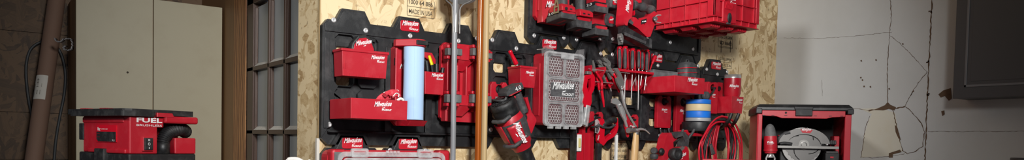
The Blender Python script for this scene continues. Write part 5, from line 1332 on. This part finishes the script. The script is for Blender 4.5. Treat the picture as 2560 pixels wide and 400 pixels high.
M().box(a.x+.014, b.x-.012, WALL_Y-.1215, WALL_Y-.12, z0_+.037, z0_+.13).build('grey_label', LABEL, c_, .0005)
logo(c_, ((a.x+b.x)/2, WALL_Y-.1218, z0_+.028), .035, sub=False)
c = W(1526, 50, .09)
t = thing('tape_measure', 'small round-cornered black tape measure hung between the charger and the 2.0 pack', 'tape measure', (c.x, WALL_Y-.0375, c.z-.04))
rr_ = .038
q = M(); slab(q, [[(c.x+rr_*1.1*math.copysign(abs(math.cos(a))**.7, math.cos(a)), c.z+rr_*.92*math.copysign(abs(math.sin(a))**.7, math.sin(a))) for a in [k*PI/14 for k in range(28)]]], .0375, .09); f = q.build('rubber_shell', GREYD, t, .006)
q = M(); slab(q, [[(c.x+.004-rr_*.35, c.z-.018), (c.x+rr_*.7, c.z-.018), (c.x+rr_*.55, c.z+.018), (c.x+.0, c.z+.022), (c.x-rr_*.4, c.z)]], .0905, .0915); f = q.build('face', RED2, t)
logo(f, (c.x+.008, WALL_Y-.0922, c.z), .032, sub=False, a=(1, 0, .3), b=(-.3, 0, 1))

nl = thing('cordless_nailer', 'red nailer with a long black magazine hanging between the drills and the crate', 'nailer', W(1590, 120, .2))
flatp(nl, [(1548, -30), (1584, -30), (1582, 12), (1578, 30), (1574, 46), (1560, 52), (1554, 66), (1545, 67), (1539, 62), (1541, 40), (1546, 20)], .16, .225, RED, 'drive_housing', .010)
flatp(nl, [(1563, 44), (1576, 46), (1592, 57), (1604, 63), (1606, 44), (1622, 40), (1634, 27), (1641, 32), (1643, 50), (1634, 66), (1622, 92), (1612, 94), (1598, 84), (1584, 73), (1561, 62), (1556, 54)], .165, .215, RED, 'lower_frame', .007)
P = spline([W(1580, 12, .19), W(1592, 14, .19), W(1606, 18, .19), W(1620, 22, .19), W(1632, 28, .19)], 5)
M().tube(P, [(.024+.003*math.sin(i*.8)) for i in range(len(P))], 14).build('grip', GREYD, nl)
flatp(nl, [(1582, -12), (1602, -12), (1604, 6), (1584, 10)], .165, .215, RED, 'grip_head', .006)
flatp(nl, [(1579, 28), (1586, 26), (1588, 34), (1582, 40)], .18, .20, REDG, 'trigger', .003)
flatp(nl, [(1544, 58), (1555, 66), (1557, 72), (1629, 102), (1627, 122), (1608, 114), (1559, 95), (1546, 86)], .165, .215, BLK, 'magazine', .005)
flatp(nl, [(1562, 80), (1616, 104), (1614, 110), (1562, 88)], .215, .219, GREYD, 'magazine_rib', .002)
flatp(nl, [(1620, 96), (1630, 100), (1628, 122), (1619, 119)], .16, .221, GREYD, 'magazine_cap', .004)
flatp(nl, [(1546, 84), (1556, 88), (1559, 94), (1557, 104), (1554, 112), (1550, 112), (1548, 103), (1544, 96)], .175, .205, STEELD, 'nose_piece', .003)
for k in range(3): M().lathe([(.006, 0), (.006, .006)], W(1549+2.5*k, 92+6*k, .206).to_tuple(), (0, -1, 0), 8).build('nose_tooth', STEEL, nl)
flatp(nl, [(1570, 46), (1576, 48), (1584, 56), (1581, 62), (1572, 56)], .215, .221, GREYD, 'slide_button', .002)
flatp(nl, [(1604, 50), (1617, 46), (1616, 56), (1603, 61)], .215, .217, BLK2, 'control_panel', .001)
for k in range(3): M().box(W(1606+3.5*k, 54, .2175).x, W(1608+3.5*k, 54, .2175).x, WALL_Y-.2182, WALL_Y-.2172, W(1610, 56-k, .2175).z, W(1610, 53-k, .2175).z).build('indicator', WHITE, nl)
M().tube(spline([W(1652, 57, .24), W(1641, 55, .24), W(1637, 48, .24), W(1642, 39, .24), W(1652, 38, .24)], 5), .0035, 8).build('rafter_hook', STEEL, nl)
M().tube([W(1634, 47, .20), W(1639, 47, .245)], [.014, .012], 12).build('hook_pivot', GREYD, nl)
logo(nl, W(1574, 8, .2255), .10, a=(.15, 0, 1), b=(-1, 0, .15), sub=False)
q = M(); q.box(3.0, 3.06, WALL_Y-.165, WALL_Y-.0365, 2.11, 2.2); 

# ================================================================== LOWER ORGANIZER (mostly below the frame)
dd = .16
gx0, gx1 = W(817, 385, .10).x, W(1116, 385, .10).x
gz = W(950, 374, dd).z
lo = thing('parts_organizer', 'red organizer with a clear lid whose top edge shows below the two lowest badges', 'organizer', (gx0, WALL_Y-.04, gz-.4))
q = M(); slab(q, [rrect(gx0, gx1, gz-.42, gz-.004, .03)], .042, .105); q.build('red_case', RED, lo, .008)
for x in (gx0+.02, gx1-.055):
    M().box(x-.018, x+.05, WALL_Y-.150, WALL_Y-.085, gz-.09, gz-.000).build('corner_block', RED, lo, .014)
a = W(828, 379, .1515); 
M().box(gx0+.012, gx0+.045, WALL_Y-.152, WALL_Y-.1502, gz-.052, gz-.012).build('grey_latch_inset', GREY, lo, .002)
ci0, ci1 = W(846, 385, dd).x, W(1112, 385, dd).x
q = M(); slab(q, [rrect(ci0, ci1, gz-.40, gz-.014, .03)], .105, .150); q.build('clear_lid', CLEAR, lo, .004)
q = M(); slab(q, [rrect(ci0-.002, ci1+.002, gz-.40, gz-.010, .03), rrect(ci0+.014, ci1-.014, gz-.37, gz-.03, .02)], .148, .162); q.build('lid_rim', CLEARW, lo, .003)
q = M(); slab(q, [rrect(ci0+.02, ci1-.02, gz-.36, gz-.036, .015), rrect(ci0+.034, ci1-.034, gz-.34, gz-.050, .01)], .162, .166); q.build('inner_rim', CLEARW, lo, .002)
for x in (W(898, 380, dd).x, W(1062, 380, dd).x):
    q = M(); slab(q, [rrect(x-.038, x+.038, gz-.034, gz+.004, .008), rrect(x-.028, x+.028, gz-.024, gz-.008, .004)], .158, .170); q.build('clear_latch', CLEARW, lo, .002)
for k in range(4): x = W(968+9*k, 380, dd).x; M().box(x-.006, x+.006, WALL_Y-.168, WALL_Y-.158, gz-.016, gz-.004).build('lid_tab', CLEARW, lo, .001)

# ================================================================== RIGHT: TOOLBOX ON A SHELF
bk = (FH*.98+RH*.2).normalized(); rt = (RH*.98-FH*.2).normalized()
tA = 4.1
pA = C(1903, 300, tA); 
tmx = Matrix((rt, bk, ZA)).transposed().to_4x4(); tmx.translation = Vector((pA.x, pA.y, 1.36))
T = lambda px, py, off=0.: loc_on(tmx, px, py, 1, off)
SX0, SX1 = T(1894, 330).x, T(2125, 330).x; TZ = T(2000, 277).z; TL = T(2000, 262).z
DP = .33
sv = thing('wall_shelf', 'wooden shelf below the frame at right carrying the red toolboxes', 'shelf', mx=tmx.copy())
M(tmx).box(SX0-.42, SX1+.02, -.36, DP+.02, -.03, -.001).build('shelf_board', PINE, sv, .003)
for x in (SX0-.30, SX1-.10): M(tmx).box(x, x+.04, 0, .3, -1.36, -.03).build('post', PINE, sv, .002)
tb_ = thing('open_toolbox', 'red and black open-fronted toolbox with a circular saw inside', 'toolbox', mx=tmx.copy())
def L(q, name, ma, par, **k): return q.build(name, ma, par, local=True, **k)
q = M(); q.box(SX0-.004, SX0+.016, 0, DP, 0, TZ); L(q, 'side_wall', RED, tb_, bevel=.003)
q = M(); q.box(SX1-.016, SX1+.006, 0, DP, 0, TZ); L(q, 'side_wall', RED, tb_, bevel=.003)
q = M(); q.box(SX0-.0, SX0+.024, -.006, .012, 0, TZ-.02); L(q, 'front_post', RED, tb_, bevel=.003)
q = M(); q.box(SX1-.03, SX1+.004, -.006, .012, 0, TZ-.02); L(q, 'front_post', RED, tb_, bevel=.003)
q = M(); q.box(SX0, SX1, DP-.012, DP, 0, TZ); L(q, 'rear_wall', DARK, tb_)  # black paints in the shade inside the red box
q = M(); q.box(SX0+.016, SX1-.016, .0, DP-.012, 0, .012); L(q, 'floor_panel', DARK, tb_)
q = M(); q.box(SX1-.06, SX1-.03, .1, .2, .012, TZ-.14); L(q, 'inner_post', RED, tb_, bevel=.004)
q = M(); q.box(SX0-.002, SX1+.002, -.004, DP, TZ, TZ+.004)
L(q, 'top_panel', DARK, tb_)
q = M(); a = T(1905, 297).z; b = T(2000, 291).z
q.add([(x, y, z) for y in (-.010, .004) for x, z in ((SX0+.02, TZ), (SX0+.02, TZ-.030), (SX0+.10, TZ-.034), (SX0+.13, TZ-.044), (SX1-.13, TZ-.044), (SX1-.10, TZ-.036), (SX1-.03, TZ-.032), (SX1-.03, TZ))],
      [tuple(range(8)), tuple(range(8, 16))[::-1]]+[(i, (i+1) % 8, 8+(i+1) % 8, 8+i) for i in range(8)])
fr_ = L(q, 'front_rail', RED, tb_, bevel=.002)
for k in (.06, .16, .30, .62, .78, .9):
    x = SX0+(SX1-SX0)*k; q = M(); q.box(x-.008, x+.008, -.0115, -.0095, TZ-.03, TZ-.027); L(q, 'rail_slot', BLK2, fr_)
q = M(); q.lathe([(.006, 0), (.006, .002)], (T(1964, 281).x, -.0105, TZ-.012), (0, -1, 0), 14); L(q, 'rail_hole', DARK, fr_)
q = M()
lidp = lambda y0, y1, z, k: [(SX0-.012+k, y0+k, z), (SX1+.012-k, y0+k, z), (SX1+.012-k, y1-k, z), (SX0-.012+k, y1-k, z)]
q.rings([lidp(-.014, DP+.01, TZ-.018, 0), lidp(-.014, DP+.01, TZ+.012, 0), lidp(-.014, DP+.01, TL-.004, .016), lidp(-.014, DP+.01, TL+.002, .022)], False)
# lid is hollow at the front: only corner caps reach below the top edge
q = M(); q.rings([lidp(-.014, DP+.01, TZ+.005, 0), lidp(-.014, DP+.01, TZ+.018, .002), lidp(-.014, DP+.01, TL-.004, .014), lidp(-.014, DP+.01, TL+.002, .020)], False)
L(q, 'lid', BLK, tb_, bevel=.003)
for s, x in ((0, SX0-.014), (1, SX1-.020)):
    q = M(); q.box(x, x+.034, -.016, .03, TZ-.018, TZ+.012); L(q, 'corner_cap', BLK, tb_, bevel=.004)
    q = M(); q.box(x+(.0 if s == 0 else .022), x+(.012 if s == 0 else .034), .03, DP, TZ-.022, TZ+.012); L(q, 'lid_skirt', BLK, tb_, bevel=.002)
a, b = T(1987, 290).x, T(2029, 290).x
q = M(); q.box(a, b, -.024, -.010, TZ-.030, TZ+.010); L(q, 'latch', BLK2, tb_, bevel=.003)
q = M(); q.box(a-.006, b+.004, -.020, -.006, TZ+.008, TZ+.022); L(q, 'latch_hinge', BLK, tb_, bevel=.003)

# circular saw in the box
YS = .05
sx, sz2 = T(2009, 362, YS).x, T(2009, 362, YS).z
sw_ = thing('circular_saw', 'grey circular saw lying on its shoe inside the open toolbox', 'saw', mx=tmx.copy())
mpp = (T(2022, 358, YS).x-T(2012, 358, YS).x)/10
rb = 44*mpp; rg = 50*mpp
c = (sx, YS, sz2)
q = M(); q.lathe([(rb, 0), (rb, .003)], c, (0, 1, 0), 48, False); 
for k in range(24):
    a = 2*PI*k/24; q.prism([(rb*math.cos(a), rb*math.sin(a)), ((rb+.006)*math.cos(a+.10), (rb+.006)*math.sin(a+.10)), (rb*math.cos(a+.16), rb*math.sin(a+.16))], c, XA, ZA, (0, .003, 0))
bl_ = L(q, 'blade', mat('blade_steel', (118, 116, 114), .33, .8), sw_)
q = M(); q.lathe([(.030, -.006), (.030, .0), (.012, -.010)][::-1], c, (0, 1, 0), 24); L(q, 'arbor_flange', STEELD, bl_, bevel=0)
for k in range(4):
    a = k*PI/2+.5
    q = M(); P = [(c[0]+(rb*.62+.01*j)*math.cos(a+j*.28), c[1]-.001, c[2]+(rb*.62+.01*j)*math.sin(a+j*.28)) for j in range(4)]; q.tube(P, .0022, 6); L(q, 'expansion_slot', DARK, bl_)
# guard: thick arc above the blade
arcp = [(64*mpp*math.cos(R(a)), 44.5*mpp*math.sin(R(a))) for a in range(4, 178, 6)]
inn = [(42*mpp*math.cos(R(a)), 28*mpp*math.sin(R(a))) for a in range(176, 4, -6)]
vs, fs = curve_fill([arcp+inn], .05)
q = M(); q.add([(c[0]+x, c[1]-.014+z*.2 if z < .02 else c[1]+.05, c[2]+y) for x, y, z in vs], fs); gd = L(q, 'blade_guard', mat('cast_magnesium', (112, 110, 108), .42, .55, dust=.3, dcol=(140, 138, 134)), sw_, bevel=.006, seg=3)
q = M(); q.lathe([(rb*.98, .006), (rb*1.03, .006), (rb*1.03, .03), (rb*.98, .03)], c, (0, 1, 0), 40); 
pb = T(2016, 327, YS-.0145)
q = M(); vs, fs = curve_fill([[(-.032, .006), (-.022, -.012), (.022, -.014), (.034, .004), (.02, .010), (-.018, .013)]], .002); q.add([(pb.x+x, pb.y-z+.001, pb.z+y) for x, y, z in vs], fs); bg = L(q, 'badge', RED2, gd)
logo(bg, (pb.x, pb.y-.0015, pb.z+.001), .052, sub=False, local=True, name='logo')
a, b = T(1943, 368, YS-.02), T(2096, 368, YS-.02)
q = M(); q.box(a.x, b.x, YS-.035, YS-.015, T(2000, 371, YS-.02).z, T(2000, 364.5, YS-.02).z); q.box(a.x, b.x, YS-.015, YS+.13, T(2000, 371, YS-.02).z, T(2000, 371, YS-.02).z+.004); L(q, 'shoe', STEELD, sw_, bevel=.001)
q = M(); q.lathe([(rb*1.12, .004), (rb*1.14, .006), (rb*1.14, .010), (rb*1.0, .012)], (c[0]-.01, c[1], c[2]-.008), (0, 1, 0), 40); L(q, 'lower_guard', mat('lower_guard_steel', (140, 138, 136), .4, .8), sw_)
hp = [T(1958, 340, YS+.04), T(1966, 334, YS+.04), T(1980, 336, YS+.04), T(1992, 344, YS+.04)]
q = M(); q.tube(spline([T(1950, 358, YS), T(1950, 345, YS), T(1962, 336, YS), T(1975, 333, YS)], 5), [(.014, .012)]*10+[(.018, .014)]*6, 12); L(q, 'auxiliary_handle', GREYD, sw_)
q = M(); q.tube(spline([T(1950, 360, YS-.02), T(1962, 358, YS-.02), T(1980, 361, YS-.02)], 4), .010, 10); L(q, 'depth_lever', BLK2, sw_)
q = M(); a = T(1948, 340, YS+.02); q.box(a.x-.004, a.x+.018, a.y, a.y+.04, a.z-.012, a.z+.006); L(q, 'red_nose', RED, sw_, bevel=.004)
q = M(); a = T(2066, 362, YS); b = T(2092, 354, YS); q.box(a.x, b.x, YS, YS+.08, a.z, b.z+.006); L(q, 'motor_end', BLK2, sw_, bevel=.006)
for k in range(3): 
    q = M(); x = T(2078+5*k, 358, YS).x; q.box(x, x+.005, YS-.002, YS+.002, a.z+.004, b.z+.008); L(q, 'rubber_rib', GREYD, sw_, bevel=.001)
q = M(); a = T(2061, 398, YS); b = T(2097, 379, YS); q.box(a.x, b.x, YS-.02, YS+.06, .02, b.z-.010); bb = L(q, 'battery', BLK2, sw_, bevel=.005)
q = M(); q.box(a.x+.004, b.x-.006, YS-.022, YS+.055, b.z-.012, b.z+.002); L(q, 'battery_shoulder', GREYD, bb, bevel=.004)
q = M(); q.box(a.x+.026, a.x+.044, YS-.0225, YS-.019, T(2070, 395, YS).z, T(2070, 391, YS).z); L(q, 'red_mark', RED2, bb)
q = M(); a = T(1948, 390, YS+.05); q.box(a.x, a.x+.05, YS+.03, YS+.1, .02, T(1950, 378, YS+.05).z); L(q, 'motor_housing', BLK2, sw_, bevel=.006)
q = M(); q.lathe([(.006, 0), (.008, .006), (.004, .010)], (T(2067, 361, YS-.01).x, YS-.012, T(2067, 361, YS-.01).z), (0, -1, 0), 10); L(q, 'wing_screw', STEEL, sw_)

# oscillating / compact impact tool standing at the left of the box
YM = .03; m0 = T(1926, 398, YM)
mt = thing('right_angle_tool', 'red cordless tool with a grey rubber nose standing at the left inside the toolbox', 'power tool', mx=tmx.copy())
Q = lambda px, py: T(px, py, YM)
hw = lambda n_: n_*mpp
q = M(); ctrs = [((1925, 310), 3), ((1925, 313), 8), ((1925, 322), 13), ((1925.5, 335), 15), ((1926, 348), 15.5), ((1926, 352), 15.5)]
q.tube([Q(*p) for p, r in ctrs], [hw(r) for p, r in ctrs], 22); L(q, 'rubber_nose', GREY, mt)
q = M(); q.tube([Q(*p) for p, r in [((1926, 340), 1), ((1926, 345), 1), ((1926, 368), 1), ((1926, 383), 1)]], [hw(16), hw(17), hw(17.5), hw(15)], 22); rb_ = L(q, 'red_body', RED, mt)
q = M(); q.tube([Q(1916, 350), Q(1914, 335), Q(1918, 322)], [.006, .010, .004], 8); 
q = M(); q.tube([Q(1926, 372), Q(1926, 378)], [hw(18), hw(18)], 22); L(q, 'collar', RED, mt)
q = M(); q.tube([Q(1926, 383), Q(1926, 388), Q(1926, 394)], [hw(8), hw(6), hw(11)], 14); L(q, 'chuck', STEEL, mt)
for s in (-1, 1):
    q = M(); q.tube([Q(1926+6*s, 386), Q(1926+11*s, 396), Q(1926+10*s, 406)], .006, 8); L(q, 'jaw', STEEL, mt)
a = Q(1916, 358); lettering('lettering', 'FUEL', rb_, (a.x, YM-hw(17.8), a.z), XA, ZA, .036, height=.011, bold=.04, local=True)
lettering('lettering', 'BRUSHLESS', rb_, (a.x, YM-hw(17.8), a.z-.007), XA, ZA, .030, height=.0045, local=True)

# closed red case in front, only its top edge rises into the frame
cA = loc_on(tmx, 1756, 397, 1, -.32); cB = loc_on(tmx, 1926, 398, 1, -.32)
cz = cA.z
rc = thing('closed_toolbox', 'flat red case on the shelf whose top edge shows along the bottom of the frame', 'toolbox', mx=tmx.copy())
q = M(); q.box(cA.x, cB.x, -.32, -.245, .0, cz); L(q, 'case_body', RED, rc, bevel=.002)
q = M(); q.box(cA.x+.06, cA.x+.14, -.332, -.32, .01, cz-.02); L(q, 'latch', BLK2, rc, bevel=.003)

# bucket under the wall cabinet
bp = onX(2566, 396, RIGHT_X-.30); 
bu = thing('bucket', 'dark grey bucket rim at the lower right corner below the charcoal cabinet', 'bucket', (bp.x, bp.y, bp.z-.32))
n = 40; R0 = (onX(2566, 396, RIGHT_X-.30)-onX(2526, 396, RIGHT_X-.30)).length*.98
q = M(); q.rings([[(bp.x+r*math.cos(2*PI*k/n), bp.y-.0+r*math.sin(2*PI*k/n), bp.z+z) for k in range(n)] for r, z in ((R0*.75, -.30), (R0*.96, -.012), (R0, -.012), (R0, .0), (R0*.95, .002), (R0*.74, -.295))], True); q.build('bucket_body', CHAR, bu)
st_ = thing('floor_stand', 'grey stand carrying the bucket below the frame', 'stand', (bp.x, bp.y, 0)); M().lathe([(R0*.8, 0), (R0*.8, bp.z-.301)], (bp.x, bp.y, 0), (0, 0, 1), 24).build('stand_body', CHAR, st_)

# white glove in front of the partition, low left
gA = 3.0
wg = thing('white_glove', 'white work glove whose fingertips show below the glazed door', 'glove', C(737, 440, 2.7))
Gc = lambda x, y, t=2.7: C(x, y, t)
M().tube(spline([Gc(716, 406), Gc(722, 400), Gc(732, 398.5), Gc(745, 400), Gc(758, 408), Gc(764, 420)], 6), [.008]*6+[.010]*25, 12).build('finger', KNITW, wg)
M().tube(spline([Gc(720, 404, 2.72), Gc(736, 400.5, 2.72), Gc(750, 406, 2.72), Gc(756, 416, 2.72)], 6), .012, 12).build('finger', KNITW, wg)
M().tube([Gc(773, 399, 2.71), Gc(774, 404, 2.71), Gc(775, 420, 2.71)], [.004, .006, .007], 10).build('finger', KNITW, wg)
M().tube([Gc(735, 420, 2.72), Gc(738, 460, 2.72)], [(.035, .02), (.045, .03)], 14).build('palm', KNITW, wg)
